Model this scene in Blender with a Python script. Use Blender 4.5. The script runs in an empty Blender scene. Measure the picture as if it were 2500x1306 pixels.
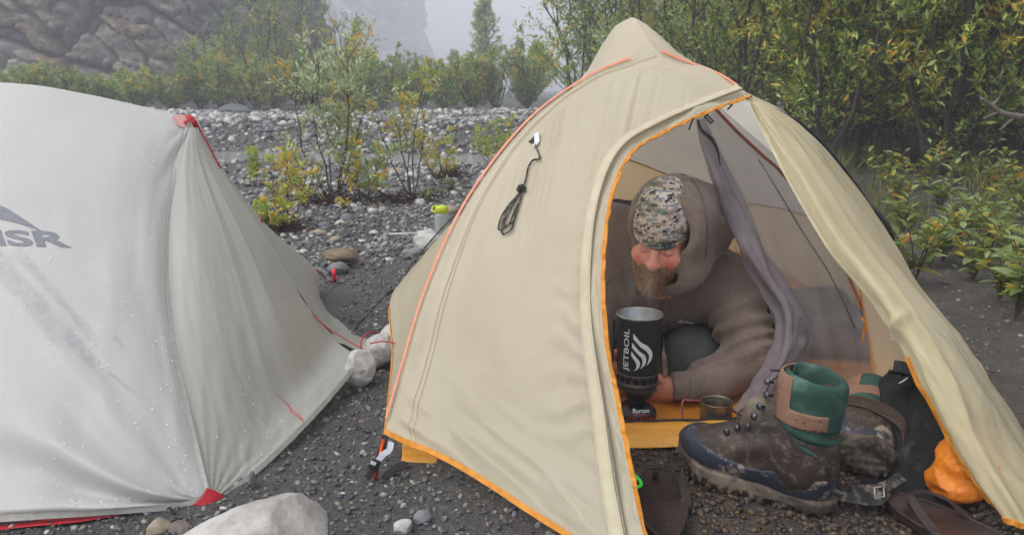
import bpy, math, random
import numpy as np
from mathutils import Vector, Matrix
R = math.radians
scene = bpy.context.scene
COL = scene.collection

# ------------------------------------------------------------------ camera
CAM_H = 0.78; FPX = 1944.0; PITCH = R(12.6)
cam = bpy.data.objects.new('camera', bpy.data.cameras.new('camera'))
COL.objects.link(cam)
cam.location = (0, 0, CAM_H); cam.rotation_euler = (R(90) - PITCH, 0, 0)
cam.data.sensor_width = 36; cam.data.lens = FPX / 2500 * 36
cam.data.clip_start = 0.05; cam.data.clip_end = 2000
cam.data.dof.use_dof = True; cam.data.dof.focus_distance = 1.75; cam.data.dof.aperture_fstop = 9
scene.camera = cam

# ------------------------------------------------------------------ sky, sun, exposure
SUN_EL, SUN_AZ = R(56), R(248)          # azimuth clockwise from +Y; soft light from the left, slightly behind
world = bpy.data.worlds.new('World'); scene.world = world; world.use_nodes = True
wn = world.node_tree; wn.nodes.clear()
sky = wn.nodes.new('ShaderNodeTexSky'); sky.sky_type = 'NISHITA'; sky.sun_disc = False
sky.sun_elevation = SUN_EL; sky.sun_rotation = SUN_AZ; sky.dust_density = 3.0; sky.air_density = 1.0
hs = wn.nodes.new('ShaderNodeHueSaturation'); hs.inputs['Saturation'].default_value = 0.24
bg = wn.nodes.new('ShaderNodeBackground'); bg.inputs['Strength'].default_value = 0.135
wo = wn.nodes.new('ShaderNodeOutputWorld')
wn.links.new(sky.outputs[0], hs.inputs['Color']); wn.links.new(hs.outputs[0], bg.inputs['Color'])
wn.links.new(bg.outputs[0], wo.inputs['Surface'])
sun = bpy.data.objects.new('sun', bpy.data.lights.new('sun', 'SUN')); COL.objects.link(sun)
sun.data.energy = 1.0; sun.data.angle = R(40); sun.data.color = (1.0, 0.96, 0.91)
sdir = Vector((math.sin(SUN_AZ) * math.cos(SUN_EL), math.cos(SUN_AZ) * math.cos(SUN_EL), math.sin(SUN_EL)))
sun.rotation_euler = sdir.to_track_quat('Z', 'Y').to_euler(); sun.location = sdir * 15
vs = scene.view_settings
vs.view_transform = 'Standard'; vs.look = 'None'; vs.gamma = 1; vs.use_curve_mapping = False
vs.exposure = 1.17
scene.render.engine = 'CYCLES'
cy = scene.cycles
cy.use_denoising = True
cy.max_bounces = 8; cy.diffuse_bounces = 4; cy.glossy_bounces = 3; cy.transmission_bounces = 5
cy.transparent_max_bounces = 16; cy.volume_bounces = 2; cy.caustics_reflective = False; cy.caustics_refractive = False

# ------------------------------------------------------------------ helpers: projection
ct, st = math.cos(PITCH), math.sin(PITCH)
def W(px, py, D):
    """World point for photograph pixel (px,py) at distance D from the camera."""
    x = (px - 1250) / FPX; y = (653 - py) / FPX
    d = np.array((x, ct + y * st, -st + y * ct))
    return np.array((0, 0, CAM_H)) + d * (D / ct)
def G(px, py, z=0.0):
    x = (px - 1250) / FPX; y = (653 - py) / FPX
    d = np.array((x, ct + y * st, -st + y * ct))
    return np.array((0, 0, CAM_H)) + d * ((z - CAM_H) / d[2])
def proj(P):
    P = np.asarray(P, float); q = P - np.array((0, 0, CAM_H))
    fw = q[..., 1] * ct - q[..., 2] * st; up = q[..., 1] * st + q[..., 2] * ct
    return np.stack((1250 + FPX * q[..., 0] / fw, 653 - FPX * up / fw), -1)
def s(r, g, b):
    f = lambda c: c / 12.92 if c <= 0.04045 else ((c + 0.055) / 1.055) ** 2.4
    return (f(r / 255), f(g / 255), f(b / 255))

# ------------------------------------------------------------------ helpers: noise
def _hash(ix, iy, iz, seed):
    h = (ix * 374761393 + iy * 668265263 + iz * 2147483647 + seed * 974711) & 0xffffffff
    h = ((h ^ (h >> 13)) * 1274126177) & 0xffffffff
    h = ((h ^ (h >> 16)) * 2246822519) & 0xffffffff
    return ((h ^ (h >> 15)) & 0xffffff) / float(0xffffff)
def noise3(P, seed=0):
    P = np.asarray(P, float); I = np.floor(P).astype(np.int64); F = P - I
    F = F * F * (3 - 2 * F); r = 0
    for dx in (0, 1):
        for dy in (0, 1):
            for dz in (0, 1):
                w = (F[..., 0] if dx else 1 - F[..., 0]) * (F[..., 1] if dy else 1 - F[..., 1]) * (F[..., 2] if dz else 1 - F[..., 2])
                r = r + w * _hash(I[..., 0] + dx, I[..., 1] + dy, I[..., 2] + dz, seed)
    return r * 2 - 1
def fbm(P, oct=4, seed=0, gain=0.5):
    P = np.asarray(P, float); r = 0; a = 1.0
    for i in range(oct):
        r = r + a * noise3(P, seed + i); P = P * 2.03 + 11.7; a *= gain
    return r
def n2(x, y, seed=0, oct=3):
    x, y = np.broadcast_arrays(np.asarray(x, float), np.asarray(y, float))
    return fbm(np.stack((x, y, np.zeros_like(x)), -1), oct, seed)
def sstep(a, b, x):
    t = np.clip((np.asarray(x, float) - a) / (b - a), 0, 1); return t * t * (3 - 2 * t)

# ------------------------------------------------------------------ helpers: materials
class NT:
    def __init__(self, name):
        self.m = bpy.data.materials.new(name); self.m.use_nodes = True
        self.t = self.m.node_tree; self.t.nodes.clear()
        self.out = self.n('ShaderNodeOutputMaterial')
    def n(self, typ, **kw):
        nd = self.t.nodes.new(typ)
        for k, v in kw.items():
            if k.startswith('i_'):
                nd.inputs[k[2:].replace('_', ' ')].default_value = v
            else: setattr(nd, k, v)
        return nd
    def l(self, a, b): self.t.links.new(a, b)
    def coord(self, kind='Object', scale=(1, 1, 1)):
        c = self.n('ShaderNodeTexCoord'); mp = self.n('ShaderNodeMapping')
        mp.inputs['Scale'].default_value = scale; self.l(c.outputs[kind], mp.inputs['Vector']); return mp.outputs[0]
    def noise(self, vec, scale, detail=4, rough=0.55):
        nd = self.n('ShaderNodeTexNoise'); nd.inputs['Scale'].default_value = scale
        nd.inputs['Detail'].default_value = detail; nd.inputs['Roughness'].default_value = rough
        self.l(vec, nd.inputs['Vector']); return nd.outputs['Fac']
    def ramp(self, fac, stops, interp='LINEAR'):
        nd = self.n('ShaderNodeValToRGB'); cr = nd.color_ramp; cr.interpolation = interp
        while len(cr.elements) < len(stops): cr.elements.new(0.5)
        for e, (p, c) in zip(cr.elements, stops):
            e.position = p; e.color = tuple(c) + (1,) if hasattr(c, '__len__') else (c, c, c, 1)
        self.l(fac, nd.inputs['Fac']); return nd.outputs['Color']
    def mix(self, fac, a, b, mode='MIX'):
        nd = self.n('ShaderNodeMix', data_type='RGBA', blend_type=mode)
        for isf, sock, v in ((True, nd.inputs[0], fac), (False, nd.inputs[6], a), (False, nd.inputs[7], b)):
            if isinstance(v, (int, float)): sock.default_value = v if isf else (v, v, v, 1)
            elif isinstance(v, tuple): sock.default_value = tuple(v) + (1,)
            else: self.l(v, sock)
        return nd.outputs[2]
    def math(self, op, a, b=0.0):
        nd = self.n('ShaderNodeMath', operation=op)
        for sock, v in ((nd.inputs[0], a), (nd.inputs[1], b)):
            if isinstance(v, (int, float)): sock.default_value = v
            else: self.l(v, sock)
        return nd.outputs[0]
    def bump(self, height, strength=0.3, dist=0.01, prev=None):
        nd = self.n('ShaderNodeBump'); nd.inputs['Strength'].default_value = strength
        nd.inputs['Distance'].default_value = dist; self.l(height, nd.inputs['Height'])
        if prev is not None: self.l(prev, nd.inputs['Normal'])
        return nd.outputs[0]
    def bsdf(self, col, rough=0.6, metal=0.0, spec=0.4, normal=None, transl=0.0, tcol=None, alpha=None):
        b = self.n('ShaderNodeBsdfPrincipled')
        for key, v in (('Base Color', col), ('Roughness', rough), ('Metallic', metal), ('Specular IOR Level', spec)):
            if isinstance(v, (int, float)): b.inputs[key].default_value = v
            elif isinstance(v, tuple): b.inputs[key].default_value = tuple(v) + (1,)
            else: self.l(v, b.inputs[key])
        if normal is not None: self.l(normal, b.inputs['Normal'])
        sh = b.outputs[0]
        if transl:
            t = self.n('ShaderNodeBsdfTranslucent'); c = col if tcol is None else tcol
            if isinstance(c, tuple): t.inputs[0].default_value = tuple(c) + (1,)
            else: self.l(c, t.inputs[0])
            mx = self.n('ShaderNodeMixShader'); mx.inputs[0].default_value = transl
            self.l(sh, mx.inputs[1]); self.l(t.outputs[0], mx.inputs[2]); sh = mx.outputs[0]
        if alpha is not None:
            t = self.n('ShaderNodeBsdfTransparent'); mx = self.n('ShaderNodeMixShader')
            if isinstance(alpha, (int, float)): mx.inputs[0].default_value = alpha
            else: self.l(alpha, mx.inputs[0])
            self.l(t.outputs[0], mx.inputs[1]); self.l(sh, mx.inputs[2]); sh = mx.outputs[0]
        self.l(sh, self.out.inputs['Surface']); return b
MATS = {}
def simple(name, col, col2=None, scale=30, rough=0.6, bump=0.0, bscale=None, metal=0.0, spec=0.4, transl=0.0, detail=4, lo=0.35, hi=0.65, alpha=None, stretch=(1, 1, 1)):
    if name in MATS: return MATS[name]
    k = NT(name); vec = k.coord('Object', stretch)
    c = col
    if col2 is not None: c = k.ramp(k.noise(vec, scale, detail), [(lo, col), (hi, col2)])
    nm = k.bump(k.noise(vec, bscale or scale * 3, 5), bump, 0.01) if bump else None
    k.bsdf(c, rough, metal, spec, nm, transl, alpha=alpha); MATS[name] = k.m; return k.m

# ------------------------------------------------------------------ helpers: objects
ORG = {}
def tag(o, label=None, cat=None, group=None, kind=None):
    for k_, v in (('label', label), ('category', cat), ('group', group), ('kind', kind)):
        if v: o[k_] = v
    return o
def thing(name, loc, label, cat, group=None):
    o = bpy.data.objects.new(name, None); COL.objects.link(o); o.location = tuple(loc); o.empty_display_size = 0.05
    ORG[o.name] = np.array(loc, float); return tag(o, label, cat, group)
def mesh(name, v, f, smooth=True, uv=None, col=None, edges_sharp=None):
    v = np.asarray(v, np.float32); me = bpy.data.meshes.new(name)
    if isinstance(f, np.ndarray) and f.ndim == 2:
        nf, k_ = f.shape
        me.vertices.add(len(v)); me.vertices.foreach_set('co', v.ravel())
        me.loops.add(nf * k_); me.loops.foreach_set('vertex_index', f.astype(np.int32).ravel())
        me.polygons.add(nf); me.polygons.foreach_set('loop_start', (np.arange(nf) * k_).astype(np.int32))
    else:
        me.from_pydata(v.tolist(), [], [tuple(int(i) for i in q) for q in f])
    me.update(calc_edges=True)
    if smooth: me.polygons.foreach_set('use_smooth', np.ones(len(me.polygons), bool))
    li = None
    if uv is not None:
        li = np.zeros(len(me.loops), np.int32); me.loops.foreach_get('vertex_index', li)
        ul = me.uv_layers.new(name='UVMap'); ul.data.foreach_set('uv', np.asarray(uv, np.float32)[li].ravel())
    if col is not None:
        ca = me.color_attributes.new('Col', 'FLOAT_COLOR', 'POINT')
        c4 = np.ones((len(v), 4), np.float32); c4[:, :3] = col; ca.data.foreach_set('color', c4.ravel())
    me.validate()
    return me
def obj(name, v, f, m, parent=None, smooth=True, uv=None, col=None, solid=0.0, kind=None, label=None, cat=None, group=None, bevel=0.0, subs=0):
    """Link ONE mesh object; v is in world coordinates."""
    v = np.asarray(v, float)
    if parent is not None: org = ORG[parent.name]
    else: org = np.array(((v[:, 0].min() + v[:, 0].max()) / 2, (v[:, 1].min() + v[:, 1].max()) / 2, v[:, 2].min()))
    me = mesh(name, v - org, f, smooth, uv, col); me.materials.append(m)
    o = bpy.data.objects.new(name, me); COL.objects.link(o); ORG[o.name] = org
    if parent is not None: o.parent = parent
    else: o.location = tuple(org)
    if bevel:
        md = o.modifiers.new('bevel', 'BEVEL'); md.width = bevel; md.segments = 2; md.limit_method = 'ANGLE'; md.angle_limit = R(40)
    if subs:
        md = o.modifiers.new('subs', 'SUBSURF'); md.levels = md.render_levels = subs
    if solid:
        md = o.modifiers.new('solid', 'SOLIDIFY'); md.thickness = solid; md.offset = 0
    return tag(o, label, cat, group, kind)

# ------------------------------------------------------------------ helpers: curves, lofts, tubes
def spline(P, n):
    """Catmull-Rom through points P, n samples uniform in index."""
    P = np.asarray(P, float)
    if len(P) == 2:
        t = np.linspace(0, 1, n)[:, None]; return P[0] * (1 - t) + P[1] * t
    Q = np.vstack((2 * P[0] - P[1], P, 2 * P[-1] - P[-2])); m = len(P) - 1
    t = np.linspace(0, m, n); i = np.minimum(t.astype(int), m - 1); u = (t - i)[:, None]
    a, b, c, d = Q[i], Q[i + 1], Q[i + 2], Q[i + 3]
    return 0.5 * (2 * b + (c - a) * u + (2 * a - 5 * b + 4 * c - d) * u ** 2 + (3 * b - a - 3 * c + d) * u ** 3)
def resample(P, step):
    P = np.asarray(P, float); L = np.r_[0, np.cumsum(np.linalg.norm(np.diff(P, axis=0), axis=1))]
    n = max(2, int(L[-1] / step) + 1); t = np.linspace(0, L[-1], n)
    return np.stack([np.interp(t, L, P[:, k]) for k in range(3)], -1)
def grid_faces(nv, nu, closed=False):
    i = np.arange(nv - 1)[:, None]; j = np.arange(nu if closed else nu - 1)[None, :]
    a = i * nu + j; b = i * nu + (j + 1) % nu
    return np.stack((a, b, b + nu, a + nu), -1).reshape(-1, 4)
class Surf:
    """A sheet lofted through rows of points (photo pixel + distance, or world points)."""
    def __init__(self, rows, nu=60, nv=60, world=False):
        rr = [spline([p if world else W(*p) for p in r], nu) for r in rows]
        A = np.stack(rr, 0); self.nu, self.nv = nu, nv
        self.P = np.stack([spline(A[:, j], nv) for j in range(nu)], 1)
        self.U, self.V = np.meshgrid(np.linspace(0, 1, nu), np.linspace(0, 1, nv))
        self.norm()
    def norm(self):
        du = np.gradient(self.P, axis=1); dv = np.gradient(self.P, axis=0)
        n = np.cross(du, dv); l = np.linalg.norm(n, axis=-1, keepdims=True); n = n / np.maximum(l, 1e-9)
        view = np.array((0, 0, CAM_H)) - self.P
        n = np.where((n * view).sum(-1, keepdims=True) < 0, -n, n); self.N = n; self.px = proj(self.P)
    def push(self, d): self.P = self.P + self.N * d[..., None]; self.norm()
    def at(self, u, v, off=0.0):
        u = np.clip(np.asarray(u, float), 0, 1) * (self.nu - 1); v = np.clip(np.asarray(v, float), 0, 1) * (self.nv - 1)
        i = np.minimum(u.astype(int), self.nu - 2); j = np.minimum(v.astype(int), self.nv - 2)
        a = (u - i)[..., None]; b = (v - j)[..., None]
        f = lambda T: T[j, i] * (1 - a) * (1 - b) + T[j, i + 1] * a * (1 - b) + T[j + 1, i] * (1 - a) * b + T[j + 1, i + 1] * a * b
        return f(self.P) + f(self.N) * off
    def uvpx(self, pts):
        """(u,v) of the surface spot that shows at each photo pixel."""
        out = []
        for (x, y) in pts:
            d = (self.px[..., 0] - x) ** 2 + (self.px[..., 1] - y) ** 2
            j, i = np.unravel_index(np.argmin(d), d.shape); u, v = float(i), float(j)
            for _ in range(4):
                ii = min(max(int(u), 0), self.nu - 2); jj = min(max(int(v), 0), self.nv - 2)
                p0 = self.px[jj, ii]; e1 = self.px[jj, ii + 1] - p0; e2 = self.px[jj + 1, ii] - p0
                det = e1[0] * e2[1] - e1[1] * e2[0]
                if abs(det) < 1e-6: break
                q = np.array((x, y)) - p0
                u = ii + (q[0] * e2[1] - q[1] * e2[0]) / det; v = jj + (e1[0] * q[1] - e1[1] * q[0]) / det
                u = min(max(u, 0), self.nu - 1); v = min(max(v, 0), self.nv - 1)
            out.append((u / (self.nu - 1), v / (self.nv - 1)))
        return np.array(out)
    def on(self, pts, off=0.0):
        q = self.uvpx(pts); return self.at(q[:, 0], q[:, 1], off)
    def nrm(self, pts):
        q = self.uvpx(pts); return self.at(q[:, 0], q[:, 1], 1.0) - self.at(q[:, 0], q[:, 1], 0.0)
    def build(self, name, m, parent, solid=0.0, **kw):
        uv = np.stack((self.U.ravel(), self.V.ravel()), -1)
        return obj(name, self.P.reshape(-1, 3), grid_faces(self.nv, self.nu), m, parent, uv=uv, solid=solid, **kw)
    def edge(self, side):
        return {'l': self.P[:, 0], 'r': self.P[:, -1], 't': self.P[0], 'b': self.P[-1]}[side]
def tube_vf(P, r, k=8, caps=True, base=0):
    P = np.asarray(P, float); n = len(P); r = np.broadcast_to(np.asarray(r, float), (n,))
    T = np.gradient(P, axis=0); T /= np.maximum(np.linalg.norm(T, axis=1, keepdims=True), 1e-9)
    up = np.array((0, 0, 1.0)) if abs(T[0][2]) < 0.9 else np.array((1.0, 0, 0))
    X = np.cross(T[0], up); X /= np.linalg.norm(X); V = []
    a = np.arange(k) / k * 2 * math.pi
    for i in range(n):
        X = X - T[i] * X.dot(T[i]); X /= max(np.linalg.norm(X), 1e-9); Y = np.cross(T[i], X)
        V.append(P[i] + r[i] * (np.cos(a)[:, None] * X + np.sin(a)[:, None] * Y))
    V = np.vstack(V); F = [tuple(q) for q in (grid_faces(n, k, True) + base)]
    if caps: F += [tuple(base + np.arange(k)[::-1]), tuple(base + (n - 1) * k + np.arange(k))]
    return V, F
def tube(name, P, r, m, parent=None, k=8, **kw):
    V, F = tube_vf(P, r, k); return obj(name, V, F, m, parent, **kw)
def strip_vf(C, N, w, th=0.0015):
    """A flat band along C lying across normals N, with thickness."""
    C = np.asarray(C, float); T = np.gradient(C, axis=0); N = np.broadcast_to(np.asarray(N, float), C.shape)
    B = np.cross(T, N); B /= np.maximum(np.linalg.norm(B, axis=1, keepdims=True), 1e-9)
    N = np.cross(B, T); N /= np.maximum(np.linalg.norm(N, axis=1, keepdims=True), 1e-9)
    w = np.broadcast_to(np.asarray(w, float), (len(C),))[:, None] / 2
    V = np.stack((C - B * w, C + B * w, C + B * w + N * th, C - B * w + N * th), 1).reshape(-1, 3)
    n = len(C); F = [tuple(q) for q in grid_faces(n, 4, True)] + [(0, 1, 2, 3), tuple(4 * (n - 1) + np.array((3, 2, 1, 0)))]
    return V, F
def strip(name, C, N, w, m, parent=None, th=0.0015, **kw):
    V, F = strip_vf(C, N, w, th); return obj(name, V, F, m, parent, smooth=False, **kw)
def lathe_vf(prof, k=48, center=(0, 0, 0)):
    prof = np.asarray(prof, float); a = np.arange(k) / k * 2 * math.pi
    V = np.stack((prof[:, 0:1] * np.cos(a), prof[:, 0:1] * np.sin(a), np.repeat(prof[:, 1:2], k, 1)), -1).reshape(-1, 3) + np.asarray(center)
    return V, [tuple(q) for q in grid_faces(len(prof), k, True)]
def join(parts):
    V = []; F = []; b = 0
    for v, f in parts:
        V.append(np.asarray(v)); F += [tuple(int(i) + b for i in q) for q in f]; b += len(v)
    return np.vstack(V), F
def box_vf(c, sx, sy, sz, M3=None):
    v = np.array([(x, y, z) for x in (-.5, .5) for y in (-.5, .5) for z in (-.5, .5)]) * (sx, sy, sz)
    if M3 is not None: v = v @ np.asarray(M3).T
    return v + np.asarray(c), [(0, 1, 3, 2), (4, 6, 7, 5), (0, 4, 5, 1), (2, 3, 7, 6), (0, 2, 6, 4), (1, 5, 7, 3)]
def rot(ax, a):
    return np.array(Matrix.Rotation(a, 3, ax))
def text2d(txt, bold=0.0, res=4):
    c = bpy.data.curves.new('t', 'FONT'); c.body = txt; c.size = 1; c.resolution_u = res; c.offset = bold
    o = bpy.data.objects.new('t', c); COL.objects.link(o)
    dg = bpy.context.evaluated_depsgraph_get(); me = bpy.data.meshes.new_from_object(o.evaluated_get(dg))
    v = np.zeros(len(me.vertices) * 3); me.vertices.foreach_get('co', v); v = v.reshape(-1, 3)[:, :2]
    f = [tuple(p.vertices) for p in me.polygons]
    bpy.data.objects.remove(o); bpy.data.curves.remove(c); bpy.data.meshes.remove(me)
    lo = v.min(0); return (v - lo) / (v.max(0) - lo), f          # unit square

# ------------------------------------------------------------------ helpers: signed-distance solids
def smin(a, b, k):
    h = np.clip(0.5 + 0.5 * (b - a) / k, 0, 1); return b * (1 - h) + a * h - k * h * (1 - h)
def smax(a, b, k): return -smin(-a, -b, k)
def ell(P, c, r, M3=None):
    q = P - np.asarray(c); r = np.asarray(r, float)
    if M3 is not None: q = q @ np.asarray(M3)
    k0 = np.linalg.norm(q / r, axis=-1); k1 = np.linalg.norm(q / (r * r), axis=-1)
    return k0 * (k0 - 1) / np.maximum(k1, 1e-9)
def cap(P, a, b, ra, rb=None):
    a = np.asarray(a, float); b = np.asarray(b, float); rb = ra if rb is None else rb
    t = np.clip(((P - a) @ (b - a)) / max((b - a) @ (b - a), 1e-12), 0, 1)
    return np.linalg.norm(P - a - t[..., None] * (b - a), axis=-1) - (ra + t * (rb - ra))
def rbox(P, c, hsz, r, M3=None):
    q = P - np.asarray(c)
    if M3 is not None: q = q @ np.asarray(M3)
    q = np.abs(q) - (np.asarray(hsz) - r)
    return np.linalg.norm(np.maximum(q, 0), axis=-1) + np.minimum(q.max(-1), 0) - r
def chain(P, pts, k=0.02):
    d = None
    for (a, ra), (b, rb) in zip(pts[:-1], pts[1:]):
        c = cap(P, a, b, ra, rb); d = c if d is None else smin(d, c, k)
    return d
def sdf(f, lo, hi, h):
    lo = np.asarray(lo, float); n = (np.ceil((np.asarray(hi) - lo) / h / 4).astype(int) * 4)
    nc = n // 4
    gc = np.stack(np.meshgrid(*[lo[k] + (np.arange(nc[k]) * 4 + 1.5) * h for k in range(3)], indexing='ij'), -1)
    c = f(gc.reshape(-1, 3)).reshape(nc)
    Fv = np.repeat(np.repeat(np.repeat(c, 4, 0), 4, 1), 4, 2); msk = np.abs(Fv) < h * 9
    ix = np.argwhere(msk); Fv[msk] = f(lo + ix * h)
    ins = Fv < 0
    sh = [k - 1 for k in Fv.shape]
    cnt = np.zeros(sh, np.int8)
    for dx in (0, 1):
        for dy in (0, 1):
            for dz in (0, 1): cnt += ins[dx:dx + sh[0], dy:dy + sh[1], dz:dz + sh[2]]
    act = np.argwhere((cnt > 0) & (cnt < 8)); vid = -np.ones(sh, np.int64); vid[tuple(act.T)] = np.arange(len(act))
    acc = np.zeros((len(act), 3)); num = np.zeros(len(act))
    for ax in range(3):
        o1, o2 = [k for k in range(3) if k != ax]
        for a in (0, 1):
            for b in (0, 1):
                p = act.copy(); p[:, o1] += a; p[:, o2] += b; q = p.copy(); q[:, ax] += 1
                fp, fq = Fv[tuple(p.T)], Fv[tuple(q.T)]; m = (fp < 0) != (fq < 0)
                t = fp[m] / (fp[m] - fq[m]); pos = p[m].astype(float); pos[:, ax] += t
                acc[m] += pos; num[m] += 1
    V = lo + acc / num[:, None] * h; F = []
    for ax in range(3):
        o1, o2 = (ax + 1) % 3, (ax + 2) % 3
        sl0 = [slice(None)] * 3; sl1 = [slice(None)] * 3; sl0[ax] = slice(0, -1); sl1[ax] = slice(1, None)
        e = np.argwhere(ins[tuple(sl0)] != ins[tuple(sl1)])
        ok = (e[:, o1] > 0) & (e[:, o2] > 0) & (e[:, o1] < sh[o1]) & (e[:, o2] < sh[o2]) & (e[:, ax] < sh[ax]); e = e[ok]
        flip = ins[tuple(e.T)]
        def cell(d1, d2):
            q = e.copy(); q[:, o1] -= d1; q[:, o2] -= d2; return vid[tuple(q.T)]
        quad = np.stack((cell(1, 1), cell(0, 1), cell(0, 0), cell(1, 0)), -1)
        quad[~flip] = quad[~flip][:, ::-1]; F.append(quad)
    F = np.vstack(F); F = F[(F >= 0).all(1)]
    return V, F

# ================================================================== SETTING
def gz(x, y):
    x = np.asarray(x, float); y = np.asarray(y, float)
    z = 0.010 * n2(x * 2.2, y * 2.2, 3) + 0.004 * n2(x * 9, y * 9, 5, 2)
    far = 1 + np.clip(y - 4, 0, 40) * 0.10
    z = z * np.minimum(far, 4)
    yy = y + 0.35 * np.sin(x * 0.45 + 0.6) + 0.12 * n2(x * 0.8, y * 0.8, 9)
    prof = -0.16 * sstep(8.4, 9.9, yy) + 0.42 * sstep(10.9, 12.6, yy) + 0.10 * sstep(13, 20, yy)
    prof += 0.05 * np.exp(-((yy - 12.9) / 0.5) ** 2)
    w = sstep(0.9, 3.2, x - 0.10 * (y - 8))
    bank = 0.16 * sstep(3.2, 6.5, y) + 0.20 * sstep(6, 14, y)
    z = z + prof * (1 - w) + bank * w * sstep(1.2, 2.2, x)
    return z
def axis(lo, hi, dense0, dense1, step, growth):
    a = list(np.arange(dense0, dense1, step)); d = step
    while a[-1] < hi: d *= growth; a.append(min(a[-1] + d, hi))
    d = step
    while a[0] > lo: d *= growth; a.insert(0, max(a[0] - d, lo))
    return np.array(a)
gx = axis(-200, 200, -1.6, 2.2, 0.03, 1.06); gy = axis(-40, 280, 1.0, 4.0, 0.03, 1.045)
GX, GY = np.meshgrid(gx, gy); GZ = gz(GX, GY)
k = NT('wet gravelly ground'); vec = k.coord('Object')
big = k.noise(vec, 0.9, 4); fine = k.noise(vec, 55, 6, 0.7); mid = k.noise(vec, 9, 5, 0.6)
grit = k.n('ShaderNodeTexVoronoi', feature='F1'); grit.inputs['Scale'].default_value = 130; k.l(vec, grit.inputs['Vector'])
soil = k.ramp(mid, [(0.3, (0.036, 0.026, 0.020)), (0.7, (0.088, 0.067, 0.051))])
grav = k.ramp(fine, [(0.25, (0.030, 0.029, 0.029)), (0.55, (0.075, 0.072, 0.070)), (0.8, (0.17, 0.165, 0.16))])
gritc = k.ramp(grit.outputs['Color'], [(0.0, (0.02, 0.02, 0.02)), (0.6, (0.065, 0.063, 0.061)), (0.93, (0.11, 0.105, 0.10)), (1.0, (0.35, 0.34, 0.32))])
grav = k.mix(0.55, grav, gritc)
sep = k.n('ShaderNodeSeparateXYZ'); pg = k.n('ShaderNodeNewGeometry'); k.l(pg.outputs['Position'], sep.inputs[0])
# trodden soil lies under and right of the beige tent, gravel everywhere else
sx_ = k.n('ShaderNodeMapRange'); sx_.inputs[1].default_value = -0.1; sx_.inputs[2].default_value = 0.35; k.l(sep.outputs['X'], sx_.inputs[0])
sy_ = k.n('ShaderNodeMapRange'); sy_.inputs[1].default_value = 5.0; sy_.inputs[2].default_value = 3.2; k.l(sep.outputs['Y'], sy_.inputs[0])
sm = k.math('MULTIPLY', sx_.outputs[0], sy_.outputs[0]); sm = k.math('ADD', sm, k.math('MULTIPLY', k.math('SUBTRACT', big, 0.5), 0.9))
smc = k.n('ShaderNodeClamp'); k.l(sm, smc.inputs[0])
c = k.mix(smc.outputs[0], grav, k.mix(0.25, soil, grav))
b1 = k.bump(mid, 0.8, 0.03); b2 = k.bump(fine, 1.0, 0.012, b1); b3 = k.bump(grit.outputs['Distance'], 0.5, 0.006, b2)
rg = k.ramp(k.noise(vec, 6, 3), [(0.35, 0.42), (0.65, 0.75)])
k.bsdf(c, rg, 0, 0.45, b3); M_GROUND = k.m
obj('ground', np.stack((GX, GY, GZ), -1).reshape(-1, 3), grid_faces(len(gy), len(gx)), M_GROUND, kind='structure', label='dark wet gravel and soil of the river flat')

# river: a shallow silty channel
k = NT('silty water'); vec = k.coord('Object', (1, 0.5, 1))
k.bsdf(k.ramp(k.noise(vec, 1.2), [(0.3, (0.20, 0.21, 0.20)), (0.7, (0.27, 0.28, 0.27))]), 0.16, 0, 0.5, k.bump(k.noise(vec, 9, 3), 0.5, 0.02))
wx = np.linspace(-9.5, 1.6, 60); wy = np.linspace(9.0, 12.0, 14); WX, WY = np.meshgrid(wx, wy)
obj('river', np.stack((WX, WY, np.full_like(WX, -0.105)), -1).reshape(-1, 3), grid_faces(14, 60), k.m, kind='structure', label='shallow grey silty river channel behind the tents')

# cliffs
def cells(x, y, scale, seed, jit=0.85):
    x = x * scale; y = y * scale; ix = np.floor(x).astype(int); iy = np.floor(y).astype(int)
    best = np.full(x.shape, 9.0); sec = np.full(x.shape, 9.0); cid = np.zeros(x.shape); gxx = np.zeros(x.shape); gyy = np.zeros(x.shape)
    for dx in (-1, 0, 1):
        for dy in (-1, 0, 1):
            a = ix + dx; b = iy + dy
            px_ = a + 0.5 + jit * (_hash(a, b, a * 0, seed) - 0.5); py_ = b + 0.5 + jit * (_hash(a, b, a * 0 + 1, seed) - 0.5)
            d = np.maximum(np.abs(x - px_), np.abs(y - py_)) * 0.7 + 0.3 * np.hypot(x - px_, y - py_)
            h = _hash(a, b, a * 0 + 2, seed); nb = d < best
            sec = np.where(nb, best, np.minimum(sec, d)); cid = np.where(nb, h, cid)
            gxx = np.where(nb, x - px_, gxx); gyy = np.where(nb, y - py_, gyy); best = np.where(nb, d, best)
    return cid, best, sec - best, gxx, gyy
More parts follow.
